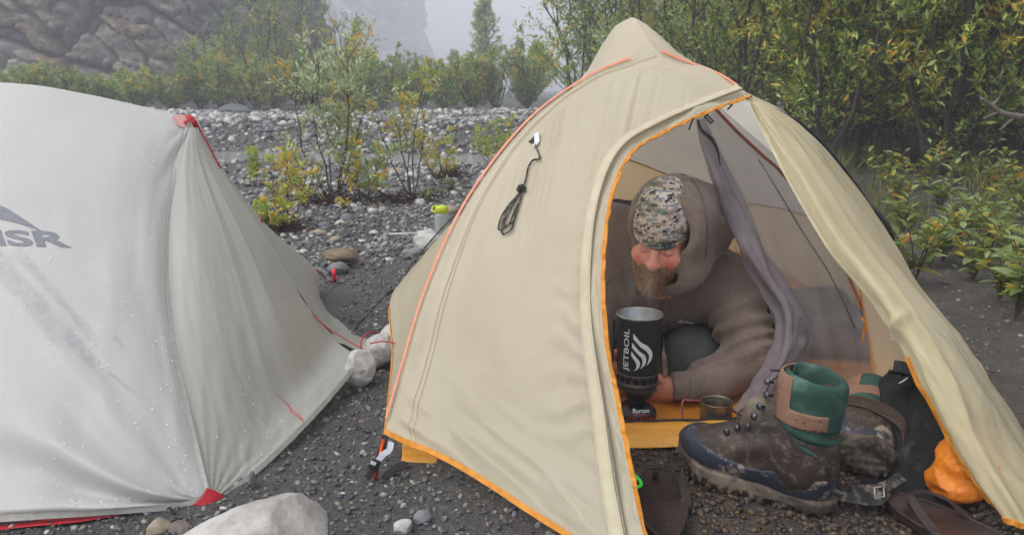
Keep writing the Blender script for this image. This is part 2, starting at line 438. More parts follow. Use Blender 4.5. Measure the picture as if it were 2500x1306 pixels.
def cliff(name, label, path, ztop, z0, nu, nv, amp, bs, seed, m):
    P = spline(path, nu); L = np.r_[0, np.cumsum(np.linalg.norm(np.diff(P, axis=0), axis=1))]
    T = np.gradient(P, axis=0); T /= np.linalg.norm(T, axis=1, keepdims=True); N = np.stack((T[:, 1], -T[:, 0]), -1)
    U, Z = np.meshgrid(L, np.linspace(z0, ztop, nv)); a = R(-32)
    X1 = U * math.cos(a) + Z * math.sin(a); Y1 = -U * math.sin(a) + Z * math.cos(a)
    X1 = X1 + 0.10 / bs * n2(U * bs, Z * bs, seed + 7); Y1 = Y1 + 0.10 / bs * n2(U * bs + 9, Z * bs, seed + 8)
    d = 1.5 * n2(U * bs * 0.25, Z * bs * 0.25, seed)
    c1, _, e1, g1, h1 = cells(X1 * .8, Y1 * 1.6, bs * 0.40, seed + 1); c2, _, e2, g2, h2 = cells(X1 * .7, Y1 * 2.0, bs * 1.0, seed + 2); c3, _, e3, g3, h3 = cells(X1 * .6, Y1 * 2.4, bs * 2.4, seed + 3)
    d += 2.2 * c1 + 1.2 * g1 * (c1 - 0.5) + 0.9 * c2 + 0.9 * h2 * (c2 - 0.3) + 0.3 * c3 + 0.5 * g3 * (c3 - 0.5)
    d -= 1.3 * (1 - sstep(0, 0.10, e1)) + 0.6 * (1 - sstep(0, 0.12, e2)) + 0.12 * (1 - sstep(0, 0.15, e3))
    d += 0.12 * n2(U * bs * 5, Z * bs * 5, seed + 4)
    d = d * amp - Z * 0.10
    V = np.stack((P[None, :, 0] + N[None, :, 0] * d, P[None, :, 1] + N[None, :, 1] * d, Z), -1)
    pal = np.array([(0.05, 0.047, 0.048), (0.12, 0.115, 0.112), (0.22, 0.205, 0.19), (0.36, 0.335, 0.30), (0.31, 0.245, 0.175), (0.46, 0.30, 0.15)])
    ii = np.clip(((c1 * .45 + c2 * .55 - .12) / .76 * 6), 0, 5.99).astype(int); C_ = pal[ii] * (.7 + .6 * c3)[..., None]
    C_ *= (sstep(0, .10, e1) * .75 + .25)[..., None] * (sstep(0, .12, e2) * .5 + .5)[..., None]      # crevice shade between the beds darkened into the colour
    o = obj(name, V.reshape(-1, 3), grid_faces(nv, nu), m, smooth=False, kind='structure', label=label, col=C_.reshape(-1, 3))
    return o
def rockmat(name, dark, mid_, warm, sc):
    k = NT(name); vec = k.coord('Object', (1, 1, 1.4)); n1 = k.noise(vec, 0.35 * sc, 5, 0.6); n2_ = k.noise(vec, 2.2 * sc, 6, 0.65); n3_ = k.noise(vec, 0.7 * sc, 4, 0.6)
    c = k.ramp(n2_, [(0.30, dark), (0.52, mid_), (0.75, tuple(min(1, v * 1.5) for v in mid_))])
    c = k.mix(k.ramp(n1, [(0.47, 0.0), (0.58, 0.8)]), c, k.ramp(n2_, [(0.3, tuple(v * 0.5 for v in warm)), (0.7, warm)]))
    c = k.mix(k.ramp(n3_, [(0.54, 0.0), (0.62, 0.9)]), c, tuple(v * 0.6 for v in dark))
    at = k.n('ShaderNodeAttribute', attribute_name='Col').outputs['Color']
    c = k.mix(0.28, k.mix(1.0, at, k.ramp(n2_, [(0.3, 0.55), (0.7, 1.5)]), 'MULTIPLY'), c)
    k.bsdf(c, 0.8, 0, 0.3, k.bump(n2_, 1.0, 0.25)); return k.m
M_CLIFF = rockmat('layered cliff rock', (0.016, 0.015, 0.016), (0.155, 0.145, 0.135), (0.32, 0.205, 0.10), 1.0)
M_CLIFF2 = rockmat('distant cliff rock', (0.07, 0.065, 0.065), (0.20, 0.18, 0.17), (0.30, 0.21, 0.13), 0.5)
cliff('cliff', 'dark layered rock cliff with ochre bands rising behind the grey tent', [(-46, 25), (-30, 28.5), (-20, 30), (-14, 30.5), (-11.2, 31.5), (-10.3, 34), (-11, 42)], 13, -0.4, 420, 150, 0.62, 0.75, 11, M_CLIFF)
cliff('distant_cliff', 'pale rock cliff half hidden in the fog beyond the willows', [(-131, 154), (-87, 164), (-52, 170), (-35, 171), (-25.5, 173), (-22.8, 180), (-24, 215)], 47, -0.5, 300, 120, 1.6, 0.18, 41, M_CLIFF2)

# ================================================================== GREY TENT (left)
def fabric(name, col, transl=0.35, rough=0.45, streak=None, bump=0.12, col2=None, weave=1.0):
    k = NT(name); vec = k.coord('Object')
    n1 = k.noise(vec, 3.0, 4); nb = k.noise(k.coord('Object', (1, 1, 0.35)), 26 * weave, 4, 0.6); nf = k.noise(vec, 160, 3)
    c2 = col2 or tuple(v * 0.90 for v in col)
    c = k.ramp(n1, [(0.3, c2), (0.7, col)])
    rgh = rough
    if streak is not None:
        c, rgh = streak(k, c)
    nm = k.bump(nb, bump, 0.02); nm = k.bump(nf, 0.05, 0.002, nm)
    t2 = k.mix(0.6, c, (0.95, 0.93, 0.87))
    k.bsdf(c, rgh, 0, 0.35, nm, transl, tcol=t2); return k.m
GREY = s(206, 206, 203)
def wet(k, c):
    """Shapes of soaked-through fabric on the grey fly (two long diagonal run marks and patches)."""
    uv = k.n('ShaderNodeTexCoord').outputs['UV']; sp = k.n('ShaderNodeSeparateXYZ'); k.l(uv, sp.inputs[0])
    nz = k.noise(k.coord('Object'), 7, 4); ng = k.noise(k.coord('Object'), 60, 3); m = None
    for (u0, v0, u1, v1, w) in WET:
        L = math.hypot(u1 - u0, v1 - v0); tx, ty = (u1 - u0) / L, (v1 - v0) / L
        du = k.math('SUBTRACT', sp.outputs[0], u0); dv = k.math('SUBTRACT', sp.outputs[1], v0)
        al = k.math('ADD', k.math('MULTIPLY', du, tx), k.math('MULTIPLY', dv, ty))
        ac = k.math('ABSOLUTE', k.math('SUBTRACT', k.math('MULTIPLY', du, ty), k.math('MULTIPLY', dv, tx)))
        ac = k.math('ADD', ac, k.math('MULTIPLY', k.math('SUBTRACT', nz, 0.5), w * 1.6))
        g = k.n('ShaderNodeMapRange', interpolation_type='SMOOTHSTEP'); g.inputs[1].default_value = w; g.inputs[2].default_value = w * 0.45; k.l(ac, g.inputs[0])
        m1 = k.n('ShaderNodeMapRange', interpolation_type='SMOOTHSTEP'); m1.inputs[1].default_value = 0; m1.inputs[2].default_value = .12 * L; k.l(al, m1.inputs[0])
        m2 = k.n('ShaderNodeMapRange', interpolation_type='SMOOTHSTEP'); m2.inputs[1].default_value = L; m2.inputs[2].default_value = .45 * L; k.l(k.math('ADD', al, k.math('MULTIPLY', k.math('SUBTRACT', nz, .5), L * .3)), m2.inputs[0])
        e = k.math('MULTIPLY', m1.outputs[0], m2.outputs[0])
        mm = k.math('MULTIPLY', g.outputs[0], e); m = mm if m is None else k.math('MAXIMUM', m, mm)
    m = k.math('MULTIPLY', m, k.ramp(ng, [(0.35, 0.35), (0.6, 1.0)]))
    return k.mix(k.math('MULTIPLY', m, 0.42), c, s(142, 140, 152)), 0.42
M_RED = simple('red nylon', s(190, 22, 42), s(160, 14, 34), 12, 0.5, 0.15, transl=0.2)
M_REDCORD = simple('red cord', s(150, 25, 35), s(200, 60, 60), 400, 0.7)
M_SEAMG = simple('grey seam tape', s(196, 198, 190), s(180, 182, 174), 60, 0.6, transl=0.25)
M_STITCH = simple('grey thread', s(150, 156, 146), rough=0.8)

tl = thing('grey_tent', G(300, 1235), 'pale grey wet tent with red corner tabs and dark logo, on the left', 'tent')
apex = (465, 288, 2.25)
side = Surf([
    [(-760, 300, 2.30), (-420, 235, 2.26), (-120, 203, 2.24), (60, 206, 2.23), (200, 228, 2.23), (330, 256, 2.235), (430, 279, 2.245), apex],
    [(-860, 450, 2.12), (-480, 400, 2.06), (-160, 380, 2.03), (40, 380, 2.02), (180, 385, 2.03), (290, 390, 2.05), (375, 393, 2.09), (428, 398, 2.14)],
    [(-980, 700, 1.90), (-560, 640, 1.84), (-200, 610, 1.80), (30, 600, 1.79), (170, 600, 1.80), (275, 600, 1.83), (355, 600, 1.87), (408, 602, 1.93)],
    [(-1090, 930, 1.74), (-620, 860, 1.68), (-230, 820, 1.64), (30, 808, 1.63), (180, 805, 1.64), (285, 804, 1.66), (365, 803, 1.70), (418, 803, 1.75)],
    [(-1180, 1120, 1.60), (-680, 1060, 1.56), (-260, 1030, 1.53), (40, 1015, 1.52), (200, 1010, 1.53), (310, 1005, 1.55), (400, 1002, 1.58), (457, 1000, 1.62)],
    [(-1260, 1310, 1.47), (-720, 1270, 1.45), (-280, 1240, 1.43), (50, 1215, 1.43), (210, 1206, 1.45), (330, 1196, 1.47), (430, 1186, 1.50), (498, 1175, 1.525)],
    [(-1280, 1370, 1.45), (-740, 1325, 1.43), (-290, 1290, 1.42), (30, 1266, 1.42), (200, 1255, 1.44), (330, 1246, 1.46), (440, 1237, 1.49), (512, 1222, 1.51)]], 150, 110)
U, V = side.U, side.V
# tension folds fan out of the red corner, plus soft sag between pole and hem
cu, cv = 1.0, 0.97
ang = np.arctan2(cv - V, (cu - U) * 1.25 + 1e-6); rad = np.hypot((cu - U) * 1.25, cv - V)
fold = 0.0075 * np.sin(ang * 21 + 1.3 * n2(U * 3, V * 3, 4)) * sstep(0.03, 0.25, rad) * sstep(1.05, 0.55, rad) * sstep(0.95, 0.35, ang) * sstep(0, .12, ang)
fold += 0.013 * np.exp(-((ang - 0.36) / 0.045) ** 2) * sstep(0.05, 0.3, rad) * sstep(0.95, 0.6, rad)
fold -= 0.010 * np.exp(-((ang - 0.29) / 0.05) ** 2) * sstep(0.05, 0.3, rad) * sstep(0.95, 0.6, rad)
fold += 0.006 * n2(U * 5, V * 3, 8) * sstep(0, .1, V) * sstep(1.0, .9, U) * sstep(0, 0.1, 1 - V)
fold += 0.004 * np.sin(V * 40 + U * 30) * sstep(0.86, 0.97, U) * sstep(0.02, 0.12, V) * sstep(0.3, 0.15, V)
side.push(fold)
WET = []
for a, b, w in (((-60, 590), (210, 900), 0.030), ((20, 600), (300, 920), 0.016), ((150, 800), (290, 960), 0.022), ((255, 900), (352, 978), 0.006), ((278, 818), (312, 858), 0.009)):
    q = side.uvpx([a, b]); WET.append((*q[0], *q[1], w))
M_FLYG = fabric('pale grey wet ripstop', GREY, 0.36, 0.40, wet, 0.05)
M_FLYG_SHADED = fabric('shaded grey ripstop', s(178, 176, 168), 0.30, 0.42, None, 0.10)  # darker copy of the fly cloth, the vestibule's shade put into the colour
so = side.build('side_panel', M_FLYG, tl)
# front vestibule panel
vest = Surf([
    [(467, 288, 2.25), (470, 288, 2.25), (474, 288, 2.25), (478, 290, 2.255), (482, 293, 2.26)],
    [(428, 398, 2.14), (455, 400, 2.14), (485, 402, 2.16), (512, 402, 2.20), (534, 404, 2.25)],
    [(408, 602, 1.93), (475, 605, 1.93), (545, 598, 2.00), (605, 590, 2.10), (652, 580, 2.24)],
    [(418, 803, 1.75), (505, 810, 1.77), (595, 800, 1.86), (680, 770, 2.00), (742, 735, 2.24)],
    [(457, 1000, 1.62), (545, 1010, 1.66), (640, 985, 1.77), (740, 910, 1.97), (815, 825, 2.24)],
    [(498, 1175, 1.525), (560, 1150, 1.58), (670, 1060, 1.72), (780, 950, 1.93), (860, 862, 2.16)],
    [(514, 1222, 1.51), (560, 1205, 1.54), (690, 1090, 1.69), (800, 975, 1.90), (884, 872, 2.14)]], 90, 110)
U, V = vest.U, vest.V
wr = 0.006 * np.exp(-((U - 0.52 - 0.06 * V) / 0.02) ** 2) - 0.008 * np.exp(-((U - 0.60 - 0.05 * V) / 0.035) ** 2) + 0.006 * np.exp(-((U - 0.70 - 0.04 * V) / 0.03) ** 2)
wr += 0.010 * np.exp(-((U - 0.30 - 0.1 * V) / 0.10) ** 2) * sstep(.2, .6, V)
wr = wr * sstep(0.03, 0.25, V) * sstep(1.0, 0.8, V)
a2 = np.arctan2(1 - V, U + 1e-6)
wr += 0.003 * np.sin(a2 * 26 + 2 * n2(U * 4, V * 4, 3)) * sstep(0.02, 0.15, np.hypot(U, 1 - V)) * sstep(0.6, 0.3, np.hypot(U, 1 - V))
wr += 0.0035 * n2(U * 18, V * 9, 6) * sstep(0, .2, V) * sstep(0.0, .06, 1 - V)
wr += 0.004 * n2(U * 26, V * 12, 16) * sstep(0.55, .8, V)
vest.push(0.30 * wr * sstep(0, 0.05, U))
vest.build('vestibule_panel', M_FLYG_SHADED, tl)
# far vestibule half, behind the zip edge
vest2 = Surf([
    [(480, 292, 2.26), (482, 293, 2.27), (484, 295, 2.28)],
    [(534, 404, 2.26), (536, 403, 2.35), (538, 404, 2.42)],
    [(640, 578, 2.27), (645, 560, 2.50), (648, 548, 2.68)],
    [(735, 730, 2.27), (745, 690, 2.60), (768, 655, 2.98)],
    [(800, 812, 2.27), (800, 770, 2.62), (775, 715, 3.05)],
    [(852, 850, 2.24), (850, 800, 2.60), (800, 762, 2.92)],
    [(890, 862, 2.20), (915, 832, 2.45), (862, 790, 2.80)]], 40, 80)
vest2.push(0.006 * n2(vest2.U * 6, vest2.V * 10, 12) * sstep(0, .3, vest2.V))
vest2.build('vestibule_panel', M_FLYG_SHADED, tl)
# the sides turned away from the camera
ap = W(*apex); e_top = [W(*p) for p in [(-760, 300, 2.30), (-420, 235, 2.26), (-120, 203, 2.24), (60, 206, 2.23), (200, 228, 2.23), (330, 256, 2.235), (430, 279, 2.245), apex]]
re_ = [W(484, 295, 2.28), W(538, 404, 2.42), W(648, 548, 2.68), W(768, 655, 2.98), W(775, 716, 3.06)]
back = Surf([[p + (q - ap) for p in e_top] for q in re_], 40, 30, world=True)
back.build('rear_panel', M_FLYG_SHADED, tl)
# seams with stitching between the side and the vestibule
sc = [(463, 296), (440, 350), (426, 400), (412, 500), (407, 602), (410, 700), (418, 803), (434, 900), (457, 1000), (478, 1090), (498, 1175), (508, 1210)]
C = side.edge('r')[2:]; N = side.N[2:, -1]
strip('seam', C + N * 0.002, N, 0.011, M_SEAMG, tl)
for off in (-0.004, 0.004):
    T = np.gradient(C, axis=0); B = np.cross(T, N); B /= np.linalg.norm(B, axis=1, keepdims=True)
    strip('stitching', C + N * 0.0036 + B * off, N, 0.0011, M_STITCH, tl, th=0.0004)
hem = spline(side.edge('b')[::3], 80); strip('hem', hem + np.array((0, -0.002, 0.004)), (0, -1, 0.3), 0.013, M_SEAMG, tl)
hem2 = vest.edge('b'); strip('hem', hem2 + np.array((0.002, -0.002, 0.003)), (0.6, -0.7, 0.4), 0.012, M_SEAMG, tl)
# red tub floor showing under the hem
tub = Surf([[W(-1280, 1365, 1.47), W(-300, 1285, 1.46), W(30, 1262, 1.46), W(200, 1253, 1.47), W(330, 1244, 1.49)],
            [G(-1300, 1400), G(-290, 1330, 0.006), G(40, 1288, 0.006), G(200, 1272, 0.006), G(335, 1248, 0.006)]], 60, 8, world=True)
tub.build('tub_floor', M_RED, tl, solid=0.001)
# inner red tub wall glowing through the fly
inn = Surf([[W(-1150, 1140, 1.78), W(-200, 1110, 1.74), W(300, 1080, 1.80), W(430, 1060, 1.95)], [W(-1200, 1255, 1.62), W(-250, 1235, 1.58), W(320, 1200, 1.62), W(470, 1170, 1.70)]], 40, 8, world=True)
inn.build('inner_wall', M_RED, tl, solid=0.001)
# red corner tab
tabs = Surf([[(505, 1190, 1.512), (530, 1200, 1.515), (551, 1213, 1.52)], [(490, 1212, 1.500), (520, 1220, 1.503), (538, 1224, 1.512)], [(470, 1233, 1.490), (500, 1236, 1.492), (517, 1233, 1.498)]], 12, 12)
tabs.build('corner_tab', M_RED, tl, solid=0.0015)
strip('stake_loop', np.array([W(497, 1230, 1.495), W(500, 1250, 1.49), W(503, 1268, 1.485), G(502, 1276)]), (0, -1, 0.2), 0.010, M_RED, tl)
# apex: reinforcement patch, red webbing and edge piping
q = [(-42, 0), (-38, -7), (-20, -11), (-4, -8), (8, 2), (6, 12), (0, 20), (-14, 22), (-30, 16)]
k = NT('translucent red patch'); k.bsdf(s(224, 176, 174), 0.5, transl=0.4); M_PATCH = k.m
pp = side.on([(462 + a, 292 + b) for a, b in q], 0.0025)
pv_ = np.vstack((pp, pp + np.array((0, -0.0012, 0.0008)))); n_ = len(pp)
obj('apex_patch', pv_, [tuple(range(n_, 2 * n_)), tuple(range(n_))[::-1]] + [(i, (i + 1) % n_, (i + 1) % n_ + n_, i + n_) for i in range(n_)], M_PATCH, tl, smooth=False)
strip('apex_webbing', np.array([W(455, 284, 2.235), W(466, 288, 2.225), W(474, 298, 2.225), W(480, 312, 2.235)]), (0.3, -1, 0.3), 0.014, M_RED, tl)
strip('apex_webbing', np.array([W(466, 283, 2.228), W(460, 296, 2.222), W(450, 302, 2.222)]), (0.0, -1, 0.3), 0.010, M_RED, tl)
tube('piping', spline([W(480, 302, 2.25), W(500, 338, 2.24), W(520, 375, 2.245), W(540, 412, 2.25)], 20), 0.0025, M_RED, tl, 6)
tube('zip_piping', spline([W(676, 650, 2.22), W(705, 700, 2.235), W(735, 735, 2.235), W(762, 765, 2.24), W(812, 815, 2.22)], 30), 0.0022, simple('dark red zip tape', s(120, 38, 44), s(80, 30, 34), 80, 0.6), tl, 6)
strip('guy_loop', np.array([W(640, 535, 2.62), W(637, 548, 2.60), W(644, 556, 2.61)]), (1, -0.5, 0), 0.012, M_RED, tl)
# red webbing and stretch seam near the hem
strip('pull_tab', vest.on([(672, 960), (690, 975), (706, 992), (712, 1005), (728, 1014), (742, 1030)], 0.001), vest.nrm([(672, 960), (690, 975), (706, 992), (712, 1005), (728, 1014), (742, 1030)]), np.array((.002, .002, .004, .008, .008, .004)), simple('faded red tape', s(206, 130, 130), s(190, 90, 95), 40, 0.6, transl=0.2), tl, th=0.0006)
# printed mark and lettering on the side panel
M_PRINT = simple('dark grey print', s(120, 122, 132), s(106, 108, 118), 90, 0.55, transl=0.1)
def print_on(name, surf, verts2, faces, m, parent, off=0.0012):
    V3 = surf.on(verts2, off); return obj(name, V3, faces, m, parent, smooth=False)
tv, tf = text2d('MSR', 0.035, 5)
tx = tv.copy(); tx[:, 0] = -88 + tv[:, 0] * 258 + (tv[:, 1] - 0.5) * -14; tx[:, 1] = 606 - tv[:, 1] * 40 + (tv[:, 0] - 1) * 8
print_on('lettering', side, [tuple(p) for p in tx], tf, M_PRINT, tl)
sw_t = spline([(-130, 520, 0), (-60, 492, 0), (0, 502, 0), (50, 530, 0), (102, 565, 0)], 30)[:, :2]; sw_b = spline([(-130, 545, 0), (-60, 530, 0), (0, 536, 0), (50, 548, 0), (102, 566, 0)], 30)[:, :2]
print_on('logo_mark', side, [tuple(p) for p in np.vstack((sw_t, sw_b))], [(i, i + 1, i + 31, i + 30) for i in range(29)], M_PRINT, tl)
# rain drops
rng = np.random.default_rng(5); parts = []
dome, df = lathe_vf([(1.0, 0), (0.85, 0.35), (0.5, 0.55), (0.02, 0.62)], 7)
def drops(surf, n, lo, hi, vmin, seed):
    rg = np.random.default_rng(seed); u = rg.random(n); v = vmin + (1 - vmin) * rg.random(n); r = lo + (hi - lo) * rg.random(n) ** 3
    c = surf.at(u, v, 0.0006); nn = surf.at(u, v, 1.0006) - c; pts = []
    for i in range(n):
        z = nn[i] / np.linalg.norm(nn[i]); x = np.cross((0.3, 0.2, 1), z); x /= np.linalg.norm(x); y = np.cross(z, x)
        pts.append((c[i] + r[i] * (dome[:, :1] * x + dome[:, 1:2] * y + dome[:, 2:] * z), df))
    return pts
k = NT('rain water'); b = k.bsdf((0.84, 0.86, 0.87), 0.05, 0, 0.6, alpha=0.62); 
pr = [p for p in drops(side, 1900, 0.0006, 0.0024, 0.02, 5)]
vv, ff = join(pr); obj('rain_drops', vv, ff, k.m, tl, kind='stuff')
pr = drops(vest, 600, 0.0006, 0.0020, 0.05, 7); vv, ff = join(pr); obj('rain_drops', vv, ff, k.m, tl, kind='stuff')

# ================================================================== BEIGE TENT (right)
BEIGE = s(226, 218, 193)
M_FLYB = fabric('beige silnylon', BEIGE, 0.55, 0.42, None, 0.16, s(216, 207, 181))
M_FLYB2 = fabric('shiny beige silnylon', s(216, 206, 168), 0.50, 0.30, None, 0.24, s(198, 187, 146))
M_ORANGE = simple('orange binding tape', s(222, 150, 48), s(200, 128, 34), 60, 0.6, 0.1, transl=0.2)
M_CORAL = simple('coral pole sleeve', s(232, 164, 134), s(226, 148, 118), 40, 0.55, transl=0.25)
M_SEAMB = simple('beige seam tape', s(186, 176, 146), s(170, 160, 130), 50, 0.6, transl=0.3)
M_FLAPB = simple('pale zip flap', s(212, 204, 178), s(202, 193, 166), 30, 0.55, transl=0.3)
M_ZIP = simple('grey zip coil', s(140, 140, 128), s(178, 174, 156), 220, 0.5, 0.5, 400)
M_BLACK = simple('black webbing', s(26, 26, 28), s(40, 40, 42), 80, 0.7)
M_WHITEREF = simple('reflective white', s(205, 208, 214), s(180, 184, 190), 60, 0.4)
k = NT('black reflective cord'); vec = k.coord('Object'); wv = k.n('ShaderNodeTexNoise'); wv.inputs['Scale'].default_value = 330; k.l(vec, wv.inputs['Vector'])
k.bsdf(k.ramp(wv.outputs['Fac'], [(0.60, s(20, 20, 20)), (0.64, s(170, 168, 152))]), 0.6); M_CORD = k.m
k = NT('grey no-see-um mesh'); vec = k.coord('Object')
k.bsdf(k.ramp(k.noise(vec, 5), [(0.3, s(160, 154, 158)), (0.7, s(176, 170, 172))]), 0.7, 0, 0.2, None, 0.35, alpha=0.50); M_MESH = k.m
k = NT('gathered grey mesh'); vec = k.coord('Object')
k.bsdf(k.ramp(k.noise(vec, 9), [(0.3, s(112, 106, 113)), (0.7, s(138, 131, 138))]), 0.7, 0, 0.2, k.bump(k.noise(vec, 25), 0.3, 0.02), 0.30, alpha=0.80); M_MESH2 = k.m
M_YEL = fabric('yellow inner nylon', s(234, 212, 146), 0.55, 0.5, None, 0.10, s(226, 202, 130))
k = NT('orange tub nylon'); vec = k.coord('Object', (0.3, 1, 6))
k.bsdf(k.ramp(k.noise(vec, 9, 5), [(0.3, s(206, 132, 28)), (0.5, s(226, 158, 56)), (0.72, s(236, 182, 96))]), 0.4, 0, 0.35, k.bump(k.noise(vec, 14, 4), 0.35, 0.02), 0.15); M_TUB = k.m

tr = thing('beige_tent', G(1450, 1180), 'beige tent with orange trim and its door open, around the crouching man', 'tent')
arch = [(940, 1055, 1.65), (985, 900, 1.70), (1050, 690, 1.78), (1150, 480, 1.87), (1290, 300, 1.96), (1430, 195, 2.02), (1530, 150, 2.05), (1605, 128, 2.06)]
front = Surf([
    [arch[0], (1080, 1118, 1.55), (1220, 1200, 1.46), (1380, 1302, 1.36), (1500, 1375, 1.29), (1605, 1440, 1.23)],
    [(958, 985, 1.675), (1080, 1030, 1.61), (1220, 1085, 1.53), (1370, 1150, 1.44), (1470, 1170, 1.38), (1548, 1180, 1.33)],
    [arch[1], (1100, 930, 1.65), (1230, 955, 1.58), (1360, 985, 1.51), (1450, 995, 1.46), (1512, 1000, 1.42)],
    [arch[2], (1150, 705, 1.73), (1250, 722, 1.67), (1360, 740, 1.60), (1425, 750, 1.56), (1473, 758, 1.52)],
    [arch[3], (1220, 490, 1.83), (1300, 505, 1.78), (1385, 518, 1.71), (1440, 522, 1.67), (1484, 520, 1.63)],
    [arch[4], (1340, 315, 1.92), (1395, 335, 1.88), (1450, 358, 1.82), (1495, 372, 1.78), (1535, 382, 1.74)],
    [arch[5], (1468, 210, 2.0), (1512, 235, 1.96), (1560, 270, 1.91), (1598, 298, 1.86), (1632, 318, 1.82)],
    [arch[6], (1573, 165, 2.03), (1620, 185, 2.01), (1670, 215, 1.97), (1712, 248, 1.92), (1742, 268, 1.88)],
    [arch[7], (1655, 138, 2.05), (1708, 158, 2.04), (1762, 188, 2.01), (1802, 213, 1.96), (1832, 235, 1.92)]], 120, 160)
import copy
smooth_front = copy.deepcopy(front); U, V = front.U, front.V
d = 0.012 * np.sin(np.pi * U) * np.sin(np.pi * np.clip(V, 0, 1)) * 0.6
pl = sstep(0.42, 0.55, V) * sstep(0.95, 0.80, V)                       # fine vertical pleats under the brow
PX = front.px[..., 0] + 0.22 * front.px[..., 1]
ridge = (1 - 2.2 * np.abs(n2(PX / 15, V * 2.0, 5, 2)))
d += 0.0062 * np.clip(ridge, -.6, 1) * pl * sstep(0.08, 0.25, U) * sstep(0.84, 0.70, U) * (0.55 + 0.6 * n2(PX / 60, V * 3, 25))
bz = sstep(0.30, 0.0, V)                                               # diagonal pull folds near the hem
dg_ = front.px[..., 1] - 0.75 * front.px[..., 0]; al_ = front.px[..., 0] + .75 * front.px[..., 1]
d += 0.015 * np.clip(1 - 2.0 * np.abs(n2(dg_ / 62, al_ / 420, 7, 2)), -.7, 1) * bz * sstep(0, 0.04, V) * sstep(0.02, 0.1, U) * sstep(0.85, 0.6, U)
d += 0.0060 * np.sin(front.px[..., 1] / 12 + 2.5 * n2(U * 5, V * 9, 9)) * sstep(0.45, 0.8, U) * sstep(0.88, .8, U) * sstep(0.1, 0.2, V) * sstep(0.62, 0.5, V) * (0.5 + n2(U * 6, V * 8, 19))
d += 0.009 * n2(U * 4, V * 7, 13) * sstep(0, .06, U) * sstep(0, .06, 1 - U)
d += 0.0065 * n2(U * 34, V * 70, 15) * 0.6 * sstep(0.90, 0.93, U) * sstep(1.0, .985, U)     # crumpled storm flap
front.push(d)
front.build('front_panel', M_FLYB, tr)
# door storm flap band and zip
ub = 0.865 + 0 * np.linspace(0, 1, 120); vb = np.linspace(0.0, 0.985, 120)
ub = 0.858 + 0.014 * sstep(.55, 1, vb); C = smooth_front.at(ub, vb, 0.013); N = smooth_front.at(ub, vb, 1.0) - smooth_front.at(ub, vb, 0.0)
strip('zip_flap', C, N, 0.026, M_FLAPB, tr, th=0.003)
C = smooth_front.at(ub + 0.040, vb, 0.009); strip('zip', C, N, 0.0045, M_ZIP, tr, th=0.002)
for off in (-0.007, 0.007):
    T = np.gradient(smooth_front.at(ub, vb, 0.0055), axis=0); B = np.cross(T, N); B /= np.linalg.norm(B, axis=1, keepdims=True)
    strip('stitching', smooth_front.at(ub, vb, 0.0162) + B * off * 1.4, N, 0.0010, simple('beige thread', s(178, 168, 138), rough=0.8), tr, th=0.0004)
# orange bindings
E = front.edge('r'); strip('door_binding', E + np.array((0.001, -0.003, 0)), front.N[:, -1], 0.009, M_ORANGE, tr, th=0.003)
E = front.edge('t'); strip('hem_binding', E + np.array((0, -0.002, 0.002)), front.N[0], 0.011, M_ORANGE, tr, th=0.003)
# body of the fly behind the arch, left half
bodyL = Surf([
    [W(*p) for p in arch],
    [W(958, 870, 2.05), W(1000, 790, 2.08), W(1065, 650, 2.14), W(1155, 490, 2.2), W(1290, 318, 2.26), W(1425, 212, 2.3), W(1525, 152, 2.34), W(1584, 99, 2.37)],
    [W(964, 706, 2.50), W(1000, 668, 2.52), W(1058, 598, 2.55), W(1142, 512, 2.60), W(1300, 330, 2.63), W(1448, 166, 2.66), W(1496, 74, 2.69), W(1538, 46, 2.70)],
    [np.array(p) for p in [(-0.30, 3.3, 0.05), (-0.24, 3.3, 0.18), (-0.14, 3.3, 0.32), (0.0, 3.3, 0.47), (0.12, 3.3, 0.62), (0.24, 3.3, 0.74), (0.33, 3.3, 0.83), (0.42, 3.3, 0.87)]],
    [np.array(p) for p in [(-0.12, 4.25, 0.03), (-0.06, 4.25, 0.11), (0.02, 4.25, 0.2), (0.1, 4.25, 0.28), (0.2, 4.25, 0.35), (0.28, 4.25, 0.40), (0.35, 4.25, 0.43), (0.42, 4.25, 0.44)]]], 70, 80, world=True)
bodyL.push(0.004 * n2(bodyL.U * 6, bodyL.V * 9, 22) * sstep(0, .08, bodyL.V) * sstep(0, .1, bodyL.U))
bodyL.build('roof_panel', M_FLYB, tr)
# right half, its inside shows through the door
archR = [W(1605, 128, 2.06), W(1720, 180, 2.06), W(1838, 241, 2.0), W(1960, 304, 2.05), W(2068, 418, 2.09), W(2172, 580, 2.12), W(2240, 760, 2.14), W(2285, 930, 2.15)]
bodyR = Surf([
    archR,
    [W(1584, 99, 2.37), (0.50, 2.40, 0.86), (0.66, 2.40, 0.78), (0.84, 2.40, 0.68), (0.98, 2.40, 0.53), (1.09, 2.38, 0.36), (1.17, 2.37, 0.18), (1.21, 2.36, 0.02)],
    [W(1538, 46, 2.70), W(1572, 68, 2.72), (0.66, 2.72, 0.76), (0.83, 2.72, 0.62), (0.97, 2.72, 0.47), (1.08, 2.72, 0.31), (1.16, 2.72, 0.15), (1.20, 2.72, 0.02)],
    [(0.42, 3.3, 0.87), (0.52, 3.3, 0.81), (0.64, 3.3, 0.70), (0.76, 3.3, 0.56), (0.88, 3.3, 0.42), (0.98, 3.3, 0.28), (1.06, 3.3, 0.14), (1.10, 3.3, 0.02)],
    [(0.42, 4.25, 0.44), (0.50, 4.25, 0.42), (0.58, 4.25, 0.37), (0.66, 4.25, 0.30), (0.74, 4.25, 0.22), (0.82, 4.25, 0.14), (0.88, 4.25, 0.08), (0.93, 4.25, 0.02)]], 60, 60, world=True)
